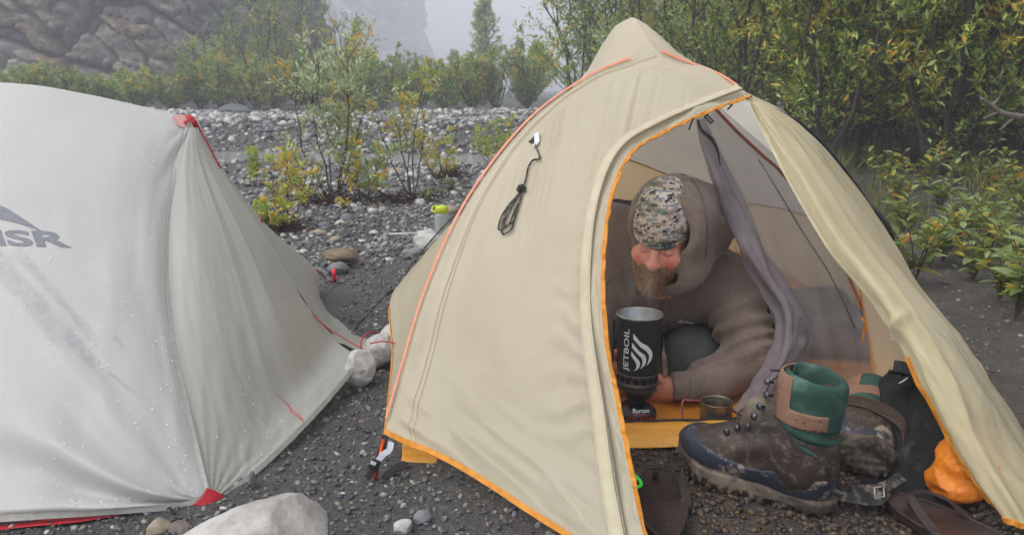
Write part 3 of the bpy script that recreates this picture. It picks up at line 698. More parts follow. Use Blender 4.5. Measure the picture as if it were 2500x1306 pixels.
bodyR.push(0.004 * n2(bodyR.U * 6, bodyR.V * 9, 32) * sstep(0, .08, bodyR.V) * sstep(0, .1, bodyR.U))
bodyR.build('roof_panel', M_FLYB, tr)
foot = Surf([[bodyL.edge('b')[int(i)] for i in np.linspace(0, 69, 9)] + [bodyR.edge('b')[int(i)] for i in np.linspace(6, 59, 9)], [np.array((x, 4.36, 0.01)) for x in np.linspace(-0.14, 0.95, 18)]], 60, 12, world=True)
foot.build('foot_panel', M_FLYB, tr)
# coral pole lines over the arch, seams beside it
A = spline([W(*p) for p in arch], 200); Nn = np.repeat(front.N[:, 0], 2, 0)[:200]; Nn = spline(front.N[::8, 0], 200)
a0, a1 = 6, 176
wv_ = np.linspace(0.005, 0.0085, a1 - a0)
strip('pole_sleeve', A[a0:a1] + Nn[a0:a1] * 0.002 + np.array((-0.004, 0, 0.001)), Nn[a0:a1], wv_, M_CORAL, tr, th=0.002)
AR = spline([W(1612, 128, 2.055), W(1690, 158, 2.045), W(1755, 184, 2.015), W(1800, 212, 1.965)], 40)
strip('pole_sleeve', AR + np.array((0, -0.002, 0.002)), (0.2, -0.7, 0.7), 0.008, M_CORAL, tr, th=0.002)
for uu in (0.085, 0.105):
    vv_ = np.linspace(0.02, 0.97, 120); u_ = uu * (1 - 0.3 * vv_); Cc = front.at(u_, vv_, 0.0012); Nc = front.at(u_, vv_, 1.0) - front.at(u_, vv_, 0)
    strip('stitching', Cc, Nc, 0.0016, simple('beige thread', s(150, 142, 112)), tr, th=0.0006)
# left hem binding of the body
hb = bodyL.edge('l')[:34]; strip('hem_binding', hb + np.array((-0.001, -0.002, 0)), (0.7, -0.7, 0.1), 0.009, M_ORANGE, tr, th=0.003)
# black pole end along the right arch
RP = spline(archR, 120)[30:]; tube('tent_pole', RP + np.array((-0.002, 0.0, -0.001)), 0.0042, simple('black anodised pole', s(24, 24, 27), s(34, 34, 36), 60, 0.4), tr, 8)
tube('guy_strap', spline([W(2108, 488, 2.06), W(2140, 515, 2.03), W(2168, 552, 2.02), W(2180, 585, 2.04)], 20), 0.006, M_BLACK, tr, 6)
# thrown-back door half
door = Surf([
    [(1824, 243, 1.918), (1829, 240, 1.922), (1834, 239, 1.93), (1840, 239, 1.94), (1846, 243, 1.95)],
    [(1868, 330, 1.85), (1886, 318, 1.84), (1910, 314, 1.86), (1938, 312, 1.90), (1968, 318, 1.965)],
    [(1945, 470, 1.77), (1972, 450, 1.745), (2010, 445, 1.775), (2048, 442, 1.84), (2082, 452, 1.93)],
    [(2018, 592, 1.70), (2050, 582, 1.67), (2100, 590, 1.70), (2150, 590, 1.77), (2182, 600, 1.87)],
    [(2105, 702, 1.64), (2138, 690, 1.60), (2188, 705, 1.63), (2240, 710, 1.70), (2272, 738, 1.80)],
    [(2182, 815, 1.58), (2218, 795, 1.54), (2268, 815, 1.565), (2322, 820, 1.63), (2366, 848, 1.74)],
    [(2252, 945, 1.52), (2292, 930, 1.475), (2350, 945, 1.50), (2405, 950, 1.56), (2452, 980, 1.68)],
    [(2328, 1098, 1.46), (2368, 1090, 1.42), (2430, 1105, 1.43), (2490, 1100, 1.50), (2545, 1110, 1.62)],
    [(2425, 1226, 1.41), (2480, 1275, 1.36), (2560, 1300, 1.35), (2640, 1295, 1.41), (2720, 1260, 1.55)]], 90, 130)
U, V = door.U, door.V
d = 0.014 * np.exp(-((U - 0.40 - 0.08 * np.sin(V * 5)) / 0.05) ** 2) * sstep(0.05, .2, V)
d -= 0.012 * np.exp(-((U - 0.56 - 0.06 * np.sin(V * 4 + 1)) / 0.07) ** 2) * sstep(0.1, .3, V)
d += 0.008 * np.exp(-((U - 0.20 - 0.05 * np.sin(V * 6)) / 0.05) ** 2) * sstep(0.3, .6, V)
d += 0.006 * np.sin(U * 40 + 4 * n2(U * 2, V * 5, 3)) * sstep(0.25, 0.02, V) * sstep(0, .03, V)
d = d * 0.75 + 0.005 * n2(U * 5, V * 7, 44) * sstep(0.05, .3, V) + 0.0025 * n2(U * 16, V * 24, 45) * sstep(0.4, .7, V)
d += 0.014 * np.exp(-((V - 0.63 + 0.12 * U) / 0.012) ** 2) * sstep(.45, .2, U)
door.push(d)
door.build('door_panel', M_FLYB2, tr)
E = door.edge('l'); strip('door_binding', E[88:] + np.array((-0.002, -0.001, 0)), door.N[88:, 0], 0.009, M_ORANGE, tr, th=0.003)
strip('door_edge', E[:90] + np.array((-0.001, -0.001, 0)), door.N[:90, 0], 0.006, M_FLAPB, tr, th=0.002)
E = door.edge('b'); strip('hem_binding', E, door.N[-1], 0.010, M_ORANGE, tr, th=0.003)
# inside face of the vestibule, its lit-through yellow-orange put into the colour
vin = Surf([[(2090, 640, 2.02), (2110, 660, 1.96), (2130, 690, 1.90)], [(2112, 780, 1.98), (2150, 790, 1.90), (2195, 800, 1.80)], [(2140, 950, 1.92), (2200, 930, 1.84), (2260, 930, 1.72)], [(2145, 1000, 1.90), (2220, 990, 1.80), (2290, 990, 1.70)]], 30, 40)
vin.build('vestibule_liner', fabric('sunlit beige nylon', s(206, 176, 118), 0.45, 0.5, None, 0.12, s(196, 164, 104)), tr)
tube('liner_seam', spline([W(2088, 640, 2.01), W(2112, 780, 1.97), W(2140, 945, 1.91)], 20), 0.0022, M_ORANGE, tr, 6)
strip('toggle_tape', np.array([W(2102, 775, 1.95), W(2112, 786, 1.94), W(2108, 810, 1.94), W(2104, 835, 1.94)]), (0, -1, 0.2), 0.006, M_ORANGE, tr)
# ---- inner tent
M_FLOOR = simple('orange floor nylon', s(196, 122, 30), s(214, 142, 48), 9, 0.45, 0.2)
fl = Surf([[(0.02, 1.75, 0.012), (0.55, 1.72, 0.012), (1.05, 1.80, 0.012)], [(0.0, 2.6, 0.012), (0.5, 2.6, 0.012), (1.08, 2.6, 0.012)], [(0.05, 4.1, 0.012), (0.45, 4.1, 0.012), (0.85, 4.1, 0.012)]], 20, 20, world=True)
fl.build('inner_floor', M_FLOOR, tr)
sill = Surf([[(1380, 1034, 1.80), (1500, 1031, 1.79), (1650, 1028, 1.78), (1800, 1026, 1.79), (1900, 1020, 1.82), (2000, 1005, 1.88)],
             [(1380, 1042, 1.775), (1500, 1040, 1.765), (1650, 1038, 1.755), (1800, 1036, 1.765), (1900, 1030, 1.80), (2000, 1015, 1.86)],
             [(1380, 1066, 1.762), (1500, 1064, 1.752), (1650, 1062, 1.742), (1800, 1060, 1.75), (1900, 1052, 1.78), (2000, 1040, 1.84)],
             [(1380, 1096, 1.738), (1500, 1094, 1.728), (1650, 1091, 1.722), (1800, 1088, 1.73), (1900, 1080, 1.76), (2000, 1066, 1.82)]], 60, 24)
sill.push(0.003 * n2(sill.U * 9, sill.V * 3, 3)); sill.build('tub_wall', M_TUB, tr, solid=0.001)
E = sill.edge('t'); tube('tub_zip', E + np.array((0, 0, 0.002)), 0.0036, M_BLACK, tr, 6)
tubL = Surf([[W(1385, 1030, 1.80), (-0.02, 2.1, 0.07), (-0.02, 2.7, 0.08), (0.04, 4.1, 0.08)], [W(1385, 1090, 1.74), (0.0, 2.1, 0.012), (0.0, 2.7, 0.012), (0.05, 4.1, 0.012)]], 20, 6, world=True); tubL.build('tub_wall', M_TUB, tr, solid=0.001)
tubR = Surf([[W(2000, 1005, 1.88), (1.06, 2.1, 0.11), (1.07, 2.7, 0.12), (0.86, 4.1, 0.08)], [W(2000, 1066, 1.82), (1.06, 2.1, 0.012), (1.07, 2.7, 0.012), (0.85, 4.1, 0.012)]], 20, 6, world=True); tubR.build('tub_wall', M_TUB, tr, solid=0.001)
# inner walls: yellow nylon below, mesh above
def wall(low, mid_, top, nm):
    w1 = Surf([mid_, low], 24, 16, world=True); w1.push(0.004 * n2(w1.U * 5, w1.V * 4, 61)); w1.build('inner_wall', M_YEL, tr)
    w2 = Surf([top, mid_], 24, 16, world=True); w2.build('mesh_wall', M_MESH, tr)
    tube('wall_seam', w1.edge('t'), 0.003, M_ORANGE if nm else simple('brown seam', s(140, 112, 84)), tr, 6)
wall([(0.02, 3.45, 0.07), (0.45, 3.5, 0.07), (0.98, 3.4, 0.07)], [(0.06, 3.30, 0.60), (0.50, 3.36, 0.49), (0.86, 3.2, 0.34)], [(0.34, 2.7, 0.80), (0.42, 2.75, 0.82), (0.55, 2.7, 0.79)], 0)
wall([(0.98, 3.4, 0.07), (1.05, 2.7, 0.10), (1.05, 2.08, 0.10)], [(0.86, 3.2, 0.34), (0.945, 2.75, 0.375), (0.95, 2.10, 0.40)], [(0.55, 2.7, 0.79), (0.52, 2.4, 0.79), (0.50, 2.12, 0.77)], 0)
wall([(-0.02, 1.95, 0.07), (-0.02, 2.7, 0.08), (0.02, 3.45, 0.07)], [(0.0, 2.10, 0.42), (0.02, 2.7, 0.46), (0.06, 3.30, 0.60)], [(0.34, 2.12, 0.76), (0.34, 2.4, 0.78), (0.34, 2.7, 0.80)], 0)
meshR = Surf([
    [(1712, 290, 2.05), (1725, 284, 2.06), (1738, 276, 2.07), (1748, 268, 2.08)],
    [(1745, 400, 2.00), (1800, 400, 2.03), (1860, 400, 2.06), (1912, 428, 2.08)],
    [(1800, 560, 1.97), (1880, 560, 2.00), (1960, 560, 2.05), (2020, 565, 2.08)],
    [(1880, 760, 1.93), (1960, 760, 1.95), (2040, 760, 2.00), (2100, 760, 2.04)],
    [(1935, 960, 1.87), (2010, 960, 1.89), (2090, 960, 1.93), (2150, 955, 1.98)]], 30, 50)
meshR.push(0.004 * np.sin(meshR.U * 22 + meshR.V * 4) * sstep(0, .3, meshR.V)); meshR.build('mesh_wall', M_MESH, tr)
tube('mesh_edge', spline([W(1748, 268, 2.07), W(1800, 322, 2.07), W(1860, 378, 2.07), W(1915, 430, 2.075), W(2020, 565, 2.075), W(2110, 760, 2.035)], 40), 0.0042, simple('brown-red binding', s(150, 84, 62), s(130, 70, 54), 60, 0.6), tr, 8)
tube('mesh_seam', meshR.on([(1850, 390), (1900, 470), (1960, 570), (2020, 660), (2060, 740), (2085, 800)], 0.002), 0.0016, simple('grey seam cord', s(84, 78, 84)), tr, 6)
curt = Surf([
    [(1698, 294, 2.02), (1705, 292, 2.015), (1713, 290, 2.015), (1722, 288, 2.02)],
    [(1720, 400, 1.98), (1738, 398, 1.955), (1758, 402, 1.955), (1778, 420, 1.98)],
    [(1764, 520, 1.95), (1785, 515, 1.915), (1812, 522, 1.915), (1840, 545, 1.95)],
    [(1830, 670, 1.92), (1855, 660, 1.87), (1885, 662, 1.87), (1915, 680, 1.92)],
    [(1890, 775, 1.88), (1920, 765, 1.83), (1950, 770, 1.83), (1982, 795, 1.87)],
    [(1872, 872, 1.83), (1910, 850, 1.78), (1945, 852, 1.78), (1976, 860, 1.82)],
    [(1822, 952, 1.79), (1862, 945, 1.745), (1905, 946, 1.745), (1942, 950, 1.77)],
    [(1790, 1004, 1.77), (1822, 1016, 1.735), (1862, 1018, 1.73), (1902, 1000, 1.745)]], 40, 90)
curt.push(0.006 * np.sin(curt.U * 14 + 3 * n2(curt.U * 2, curt.V * 6, 8)) * sstep(0, .2, curt.V) + 0.006 * n2(curt.U * 4, curt.V * 10, 18) * sstep(0, .3, curt.V))
curt.build('mesh_door', M_MESH2, tr)
tube('door_zip', curt.edge('b'), 0.003, M_BLACK, tr, 6)
strip('tie_back', spline([W(1703, 293, 2.0), W(1712, 318, 1.985), W(1738, 342, 1.965), W(1752, 370, 1.955), W(1758, 405, 1.945)], 30), (0.3, -1, 0.2), np.interp(np.linspace(0, 1, 30), (0, .45, 1), (.006, .011, .002)), M_BLACK, tr)
tube('zip_pull', spline([W(1694, 290, 1.90), W(1688, 300, 1.89), W(1682, 318, 1.885)], 8), 0.0022, M_BLACK, tr, 6)
tube('zip_pull', spline([W(1792, 246, 1.90), W(1786, 258, 1.895), W(1776, 268, 1.895)], 8), 0.0022, M_BLACK, tr, 6)
# brand tag hanging in the doorway
c0, c1 = np.array((1722., 282.)), np.array((1740., 300.)); ax_ = (c1 - c0) / np.linalg.norm(c1 - c0); nx_ = np.array((ax_[1], -ax_[0]))
tp = [c0 - nx_ * 6, c1 - nx_ * 6, c1 + nx_ * 6, c0 + nx_ * 6]
tagv = np.array([W(*p, 1.93) for p in tp]); tagv = np.vstack((tagv, tagv + np.array((0, .0015, 0)))); o = obj('brand_tag', tagv, [(0, 1, 2, 3), (7, 6, 5, 4), (0, 4, 5, 1), (1, 5, 6, 2), (2, 6, 7, 3), (3, 7, 4, 0)], M_BLACK, tr, smooth=False)
tv, tf = text2d('AGNES', 0.02, 2); tq = [W(*(c0 + ax_ * (3 + t[0] * 19) + nx_ * (-2.6 + t[1] * 5.2)), 1.9285) for t in tv]
obj('lettering', tq, tf, M_WHITEREF, o, smooth=False)
# guy-out on the front panel: white loop, black triangle, knotted cord
lw = [(1312, 330), (1314, 352), (1307, 362)]
strip('guy_loop', front.on(lw, 0.006), front.nrm(lw), 0.013, M_WHITEREF, tr, th=0.002)
lw = [(1316, 326), (1302, 346), (1297, 352)]
strip('guy_patch', front.on(lw, 0.003), front.nrm(lw), np.array((.003, .012, .016)), M_BLACK, tr, th=0.002)
cordp = [(1310, 358), (1314, 368), (1311, 378), (1302, 395), (1293, 415), (1287, 440), (1280, 460), (1272, 472)]
tube('guy_cord', resample(spline(front.on(cordp, 0.007), 60), 0.004), 0.0024, M_CORD, tr, 6)
rg = np.random.default_rng(3); kc = front.on([(1275, 468)], 0.010)[0]; kn = []
for i in range(70):
    a = i * 1.15; kn.append(kc + 0.0105 * np.array((math.cos(a) * math.cos(i * .37), 0.5 * math.sin(i * .37), math.sin(a) * math.cos(i * 0.21))))
tube('knot', np.array(kn), 0.0022, M_CORD, tr, 5)
for (dx1, dx2, by) in ((-34, -10, 570), (-26, -4, 552), (-46, -22, 560)):
    lp = [(1272, 474), (1262 + dx1 * .3, 500), (1256 + dx1 * .6, 530), (1252 + dx1 * .7, by - 6), (1246 + (dx1 + dx2) * .35, by + 4), (1256 + dx2 * .6, by - 8), (1264 + dx2 * .4, 520), (1272, 490), (1274, 474)]
    tube('guy_cord', spline(front.on(lp, 0.006), 50), 0.0022, M_CORD, tr, 6)
# side guyline and the corner stake with its buckle strap
gl = spline([W(963, 706, 2.49), W(945, 718, 2.47), W(915, 748, 2.42), W(884, 782, 2.40), G(870, 800)], 40); tube('guy_cord', gl, 0.0028, M_CORD, tr, 6)
tube('line_tensioner', gl[3:11], 0.006, M_BLACK, tr, 8)
gl = spline([W(1122, 520, 2.55), W(1060, 588, 2.54), W(1010, 648, 2.53), W(994, 675, 2.52)], 40) + np.array((-0.006, -0.004, 0.006)); tube('guy_cord', gl, 0.003, M_CORD, tr, 6)
A0 = W(941, 1062, 1.64); st_top = W(930, 1110, 1.60); st_bot = G(915, 1172)
strip('corner_strap', spline([A0, W(938, 1075, 1.63), W(926, 1115, 1.60), W(908, 1150, 1.58), W(896, 1168, 1.57)], 24), (0.2, -1, 0.4), 0.014, M_BLACK, tr, th=0.002)
strip('strap_end', spline([W(955, 1080, 1.60), W(950, 1098, 1.585), W(936, 1108, 1.58), W(922, 1125, 1.575)], 20), (0.3, -1, 0.4), 0.012, M_WHITEREF, tr, th=0.002)
v, f = box_vf(W(915, 1134, 1.572), 0.020, 0.006, 0.024, rot('Y', R(25))); b_ = obj('buckle', v, f, M_BLACK, tr, smooth=False, bevel=0.002)
v, f = box_vf(W(911, 1130, 1.566), 0.011, 0.004, 0.006, rot('Y', R(25))); obj('buckle_bar', v, f, M_WHITEREF, b_, smooth=False)
tube('stake', np.array([W(936, 1072, 1.62), W(926, 1120, 1.60), st_bot]), 0.0042, simple('orange anodised stake', s(226, 92, 24), s(200, 70, 14), 60, 0.35, metal=0.6), tr, 6)
# orange inner corner with its black strap, under the front hem
tc = Surf([[W(982, 1082, 1.70), W(1010, 1090, 1.70), W(1090, 1118, 1.69)], [W(982, 1108, 1.69), W(1015, 1108, 1.69), W(1070, 1122, 1.68)], [G(978, 1131), G(1020, 1132), G(1065, 1130)]], 14, 12, world=True); tc.build('tub_corner', M_TUB, tr, solid=0.001)
strip('corner_strap', spline([G(990, 1128, .012), G(965, 1142, .012), G(938, 1165, .006)], 12), (0, 0, 1), 0.016, M_BLACK, tr, th=0.002)

# ================================================================== PERSON
man = thing('person', W(1660, 1000, 2.2) * (1, 1, 0), 'bearded man in brown hoodie and camouflage beanie crouching in the tent doorway', 'person')
HC = W(1618, 566, 1.955); HM = rot('Y', R(6)) @ rot('Z', R(-20)) @ rot('X', R(23))
def loc(P): return (P - HC) @ HM                      # world -> head frame (face along -y, up z)
def wld(P): return (np.asarray(P) * np.array((.97, .97, 1.0)) * np.where(np.asarray(P)[..., 2:3] < 0, np.array((1, 1, 1.08)), 1.0)) @ HM.T + HC
def head_f(Q):
    d = ell(Q, (0, .018, .035), (.077, .096, .092))
    d = smin(d, ell(Q, (0, -.030, -.045), (.060, .066, .078)), .03)
    d = smin(d, ell(Q, (0, -.072, -.100), (.028, .024, .022)), .02)           # chin
    for sx in (-1, 1):
        d = smin(d, ell(Q, (sx * .040, -.068, -.030), (.024, .022, .020)), .02)   # cheeks
        d = smin(d, ell(Q, (sx * .030, -.076, .020), (.026, .010, .010)), .012)   # brow
        d = smax(d, -ell(Q, (sx * .031, -.104, -.002), (.019, .018, .012)), .010)  # socket
        d = smin(d, ell(Q, (sx * .031, -.0785, -.006), (.0145, .012, .0095)), .004)   # lowered lid over the eye
        d = smin(d, ell(Q, (sx * .079, .010, -.010), (.010, .018, .030)), .008)      # ear
    d = smin(d, cap(Q, (0, -.092, .008), (0, -.113, -.030), .0085, .0125), .010)  # nose
    for sx in (-1, 1): d = smin(d, ell(Q, (sx * .011, -.103, -.034), (.008, .010, .008)), .006)
    d = smin(d, ell(Q, (0, -.094, -.060), (.025, .010, .0065)), .006)            # upper lip
    d = smin(d, ell(Q, (0, -.092, -.073), (.022, .010, .0065)), .006)            # lower lip
    d = smax(d, -ell(Q, (0, -.107, -.0665), (.024, .010, .0022)), .003)
    d = smin(d, cap(Q, (0, .02, -.06), (0, .06, -.17), .055, .06), .02)          # neck
    return d
hv, hf = sdf(head_f, (-.1, -.14, -.2), (.1, .14, .14), .0026)
lx, ly, lz = hv.T
col = np.tile(np.array(s(222, 158, 134)), (len(hv), 1))
red = np.exp(-((np.abs(lx) - .042) / .020) ** 2 - ((lz + .032) / .022) ** 2) * (ly < -.03) + 0.9 * np.exp(-(lx / .016) ** 2 - ((lz + .028) / .018) ** 2) * (ly < -.09)
col += np.clip(red, 0, 1)[:, None] * (np.array(s(218, 118, 102)) - np.array(s(222, 158, 134)))
lip = np.exp(-(lx / .022) ** 2 - ((lz + .0665) / .009) ** 2) * (ly < -.09); col += lip[:, None] * (np.array(s(176, 92, 84)) - col) * 0.8
lash = np.exp(-((np.abs(lx) - .031) / .013) ** 2 - ((lz + .0115 - 6 * (np.abs(lx) - .031) ** 2) / .0016) ** 2) * (ly < -.07); col += lash[:, None] * (np.array(s(70, 44, 36)) - col) * 0.9
jm = sstep(-.050, -.066, lz) * sstep(-.128, -.118, lz) * (ly < -.01) * (1 - np.exp(-(lx / .020) ** 2 - ((lz + .0665) / .010) ** 2)); col += jm[:, None] * (np.array(s(134, 92, 60)) - col) * .75
def hand_f(P, w, d, sd, curl, spread=0.0):
    n = np.cross(d, sd); o = np.asarray(w)
    Mh = np.stack((d, sd, n), -1)
    r = ell(P, o + d * .048, (.052, .040, .017), Mh); r = smin(r, cap(P, o - d * .012, o + d * .03, .025, .027), .02)
    for i, (ln, c) in enumerate(((.92, 1.0), (1.0, .95), (.96, 1.05), (.78, 1.15))):
        p = o + d * (.088 - .004 * abs(i - 1.2)) + sd * (.030 - .020 * i); a = curl * c * .7; pts = [(p, .0098)]
        for L, da, rr in ((.042, 0, .0090), (.027, curl * c, .0082), (.021, curl * c * .8, .0068)):
            a += da; p = p + (d * math.cos(a) - n * math.sin(a) + sd * spread * (1.5 - i) * .3) * L * ln; pts.append((p, rr))
        r = np.minimum(smin(r, chain(P, pts, .004), .008), r) if i < 0 else smin(r, chain(P, pts, .003), .006)
    p = o + d * .022 + sd * .028; q = p + (d * .6 + sd * .62 - n * .25) * .040; e = q + (d * .85 + sd * .1 - n * .45) * .030
    return smin(r, chain(P, [(p, .014), (q, .0115), (e, .0085)], .006), .010)
def unit(v): v = np.asarray(v, float); return v / np.linalg.norm(v)
wR = W(1648, 948, 1.94); dR = unit(W(1560, 958, 1.975) - wR); sR = unit(np.cross(dR, np.cross((0, -.35, 1), dR)))
wL = W(1446, 918, 1.93); dL = unit(W(1510, 915, 1.93) - wL); sL = unit(np.cross(dL, np.cross((0, -.3, 1), dL)))
def bnds(pts, m): pts = np.array(pts); return pts.min(0) - m, pts.max(0) + m
lo, hi = bnds([wR, wR + dR * .2], .09); v1, f1 = sdf(lambda P: hand_f(P, wR, dR, sR, .55), lo, hi, .0032)
lo, hi = bnds([wL, wL + dL * .2], .09); v2, f2 = sdf(lambda P: hand_f(P, wL, dL, sL, -.40), lo, hi, .0032)
# limbs and trunk under the clothes, so the figure is one body
SH_L, SH_R = W(1492, 598, 2.22), W(1772, 690, 2.12); EL_L, EL_R = W(1420, 850, 2.06), W(1836, 878, 2.00); NK = W(1678, 660, 2.14); PV = W(1655, 800, 2.70); CH = (SH_L + SH_R) / 2
def body_f(P):
    d = smin(cap(P, SH_L, SH_R, .06), cap(P, CH, PV, .11, .13), .05)
    for sh, el, w in ((SH_L, EL_L, wL), (SH_R, EL_R, wR)): d = smin(d, chain(P, [(sh, .05), (el, .038), (w, .026)], .02), .03)
    return smin(d, cap(P, NK, HC + HM @ np.array((0, .05, -.12)), .055), .03)
lo, hi = bnds([SH_L, SH_R, EL_L, EL_R, PV, wL, wR, HC], .15); v3, f3 = sdf(body_f, lo, hi, .012)
sk = np.array(s(205, 130, 106)); bv, bf = join([(wld(hv), hf), (v1, f1), (v2, f2), (v3, f3)])
bc = np.vstack((col, np.tile(sk, (len(v1) + len(v2) + len(v3), 1))))
k = NT('skin'); at = k.n('ShaderNodeAttribute', attribute_name='Col'); vec = k.coord('Object')
b = k.bsdf(k.mix(0.25, at.outputs['Color'], k.ramp(k.noise(vec, 90, 4), [(0.3, s(206, 122, 104)), (0.7, s(232, 176, 152))])), 0.5, 0, 0.4, k.bump(k.noise(vec, 420, 3), 0.12, 0.002))
b.inputs['Subsurface Weight'].default_value = 0.12; b.inputs['Subsurface Radius'].default_value = (0.01, 0.004, 0.002)
body = obj('body', bv, bf, k.m, man, col=bc)
# beard and moustache: short sandy hairs rooted on the jaw
rg = np.random.default_rng(8)
ff_ = np.asarray(hf); cen = hv[ff_].mean(1)
def jaw(c):
    x, y, z = c.T
    a = (z < -.052) & (z > -.125) & (y < -.012) & ~((np.abs(x) < .017) & (z > -.082) & (z < -.055))
    b = (z < -.040) & (z > -.060) & (np.abs(x) < .036) & (y < -.075)
    c_ = (z < -.02) & (z > -.07) & (np.abs(x) > .046) & (y < .0) & (y > -.05)
    return a | b | c_
idx = np.argwhere(jaw(cen))[:, 0]; idx = rg.choice(idx, 5200)
e1 = hv[ff_[idx, 1]] - hv[ff_[idx, 0]]; e2 = hv[ff_[idx, 2]] - hv[ff_[idx, 0]]; nn = np.cross(e1, e2); nn /= np.maximum(np.linalg.norm(nn, axis=1, keepdims=True), 1e-9)
nn *= np.sign((nn * (cen[idx] - np.array((0, 0, -.04)))).sum(1, keepdims=True))
root = cen[idx] + rg.normal(0, .0012, (len(idx), 3)); ln = rg.uniform(.007, .016, len(idx))[:, None]; ln = np.where(root[:, 2:3] < -.095, ln * 1.5, ln)
dirn = nn * .45 + np.array((0, -.15, -1)) + np.stack((root[:, 0] * 6, 0 * root[:, 0], 0 * root[:, 0]), -1) + rg.normal(0, .22, (len(idx), 3)); dirn /= np.linalg.norm(dirn, axis=1, keepdims=True)
sd = np.cross(dirn, nn); sd /= np.maximum(np.linalg.norm(sd, axis=1, keepdims=True), 1e-9)
tip = root + dirn * ln; hvv = np.stack((root - sd * .0010, root + sd * .0010, root + dirn * ln * .6 + nn * .0018 + sd * .0007, tip), 1).reshape(-1, 3)
hfc = np.arange(len(idx) * 4).reshape(-1, 4)
hc = np.repeat(np.array(s(150, 110, 62)) * rg.uniform(.35, 1.5, (len(idx), 1)), 4, 0)
k = NT('sandy hair'); k.bsdf(k.n('ShaderNodeAttribute', attribute_name='Col').outputs['Color'], 0.5, 0, 0.3); obj('beard', wld(hvv), hfc, k.m, man, smooth=False, col=hc)
# beanie
def hat_f(Q):
    Q = Q * np.array((1.06, 1.0, 1.0))
    d = ell(Q, (0, .012, .037), (.0835, .120, .098)); cut = .006 - Q[:, 2] + .10 * (Q[:, 1] + .09) + .0015 * noise3(Q * 60)
    d = smax(d, cut, .005)
    d = smin(d, np.hypot(ell(Q, (0, .012, .037), (.084, .120, .098)), (cut + .010) * .55) - .0028, .003)
    return d + .0016 * noise3(Q * np.array((30, 30, 60)), 4) + .001 * noise3(Q * 110, 7)
hv2, hf2 = sdf(hat_f, (-.1, -.12, -.03), (.1, .14, .16), .0028)
k = NT('digital camouflage knit'); tc = k.n('ShaderNodeTexCoord'); sn = k.n('ShaderNodeVectorMath', operation='SNAP'); sn.inputs[1].default_value = (.0062, .0062, .0040)
k.l(tc.outputs['Object'], sn.inputs[0]); mp = k.n('ShaderNodeMapping'); mp.inputs['Scale'].default_value = (.55, .55, 1.9); mp.inputs['Rotation'].default_value = (0, .15, .3); k.l(sn.outputs[0], mp.inputs[0])
g = k.noise(mp.outputs[0], 26, 4, 0.6); g2 = k.noise(mp.outputs[0], 80, 2, 0.6)
c = k.ramp(g, [(0.0, s(74, 78, 78)), (0.36, s(112, 124, 114)), (0.43, s(150, 130, 112)), (0.49, s(190, 178, 162)), (0.56, s(136, 134, 142)), (0.63, s(208, 202, 192))], 'CONSTANT')
c = k.mix(k.ramp(g2, [(0.0, 1.0), (0.40, 0.0)], 'CONSTANT'), c, s(58, 60, 62))
k.bsdf(c, 0.85, 0, 0.2, k.bump(k.noise(tc.outputs['Object'], 500, 2), 0.2, 0.002)); obj('beanie', wld(hv2), hf2, k.m, man)
# hoodie: hood, trunk and sleeves as one garment
def hoodie_f(P):
    Q = loc(P)
    outer = smin(ell(Q, (.012, .035, .024), (.105, .145, .101)), ell(Q, (.070, .115, -.030), (.095, .095, .105)), .04)
    outer = smin(outer, ell(Q, (.120, .145, -.010), (.045, .05, .055)), .06)
    outer = smin(outer, ell(Q, (.030, .005, -.085), (.098, .105, .075)), .04)
    outer = outer + .004 * noise3(Q * np.array((16, 16, 7)), 3) + .0035 * np.sin(Q[:, 1] * 90 + Q[:, 2] * 30 + 3 * noise3(Q * 14, 9)) * sstep(.0, .08, Q[:, 1])
    cav = smin(ell(Q, (0, .005, .030), (.079, .110, .094)), cap(Q, (0, -.05, .01), (0, -.25, -.03), .076, .090), .02)
    cav = smin(cav, cap(Q, (0, -.05, -.06), (0, -.22, -.08), .066, .07), .03)
    fr = (-.060 + np.where(Q[:, 2] > 0, .28, .16) * np.clip(Q[:, 2], -.10, .14) - .05 * np.clip(Q[:, 0], 0, .1)) - Q[:, 1]
    shell = np.maximum(np.maximum(outer, -cav), fr)
    rim = np.hypot(np.maximum(np.abs(outer + .007) - .003, 0), np.maximum(np.abs(fr + .014) - .012, 0)) - .0075
    hood = smin(shell, rim, .004)
    t = smin(cap(P, SH_L + np.array((0.0, .02, -.02)), SH_R + np.array((-.03, .03, -.02)), .118, .088), cap(P, CH + np.array((0, .05, -.03)), PV, .165, .19), .08)
    t = smin(t, cap(P, NK + np.array((.01, .03, -.01)), CH + np.array((.02, .0, 0)), .10, .12), .05)
    up = chain(P, [(SH_R, .085), (EL_R + np.array((.004, 0, .01)), .068)]); fo = chain(P, [(EL_R, .066), (W(1735, 938, 1.965), .055), (W(1640, 947, 1.94), .041)], .02)
    ar = smin(up, fo, .03); al = chain(P, [(SH_L, .115), (EL_L, .075), (W(1438, 916, 1.94), .042)], .03)
    ax = EL_R - SH_R; sp = (P - SH_R) @ ax / (ax @ ax)
    ar = ar + .0065 * np.sin(sp * 30 + 2.2 * noise3(P * 14, 2) + P[:, 0] * 18) * sstep(.15, .5, sp) * sstep(1.3, .9, sp) + .005 * noise3(P * np.array((30, 18, 14)), 6)
    d = smin(t + .006 * noise3(P * 9, 5), ar, .028); d = smin(d, al + .006 * noise3(P * 12, 8), .05)
    d = np.maximum(d, -(ell(Q, (0, -.06, -.05), (.070, .11, .095))))
    d = smin(d, hood, .018)
    d = np.maximum(d, -(rbox(P, W(1618, 948, 1.93), (.0225, .12, .12), .0)))           # cuff end
    return np.maximum(d, .035 - P[:, 2])
lo, hi = bnds([SH_L, SH_R, EL_L, EL_R, PV, HC, wR], .21); lo[2] = 0.02
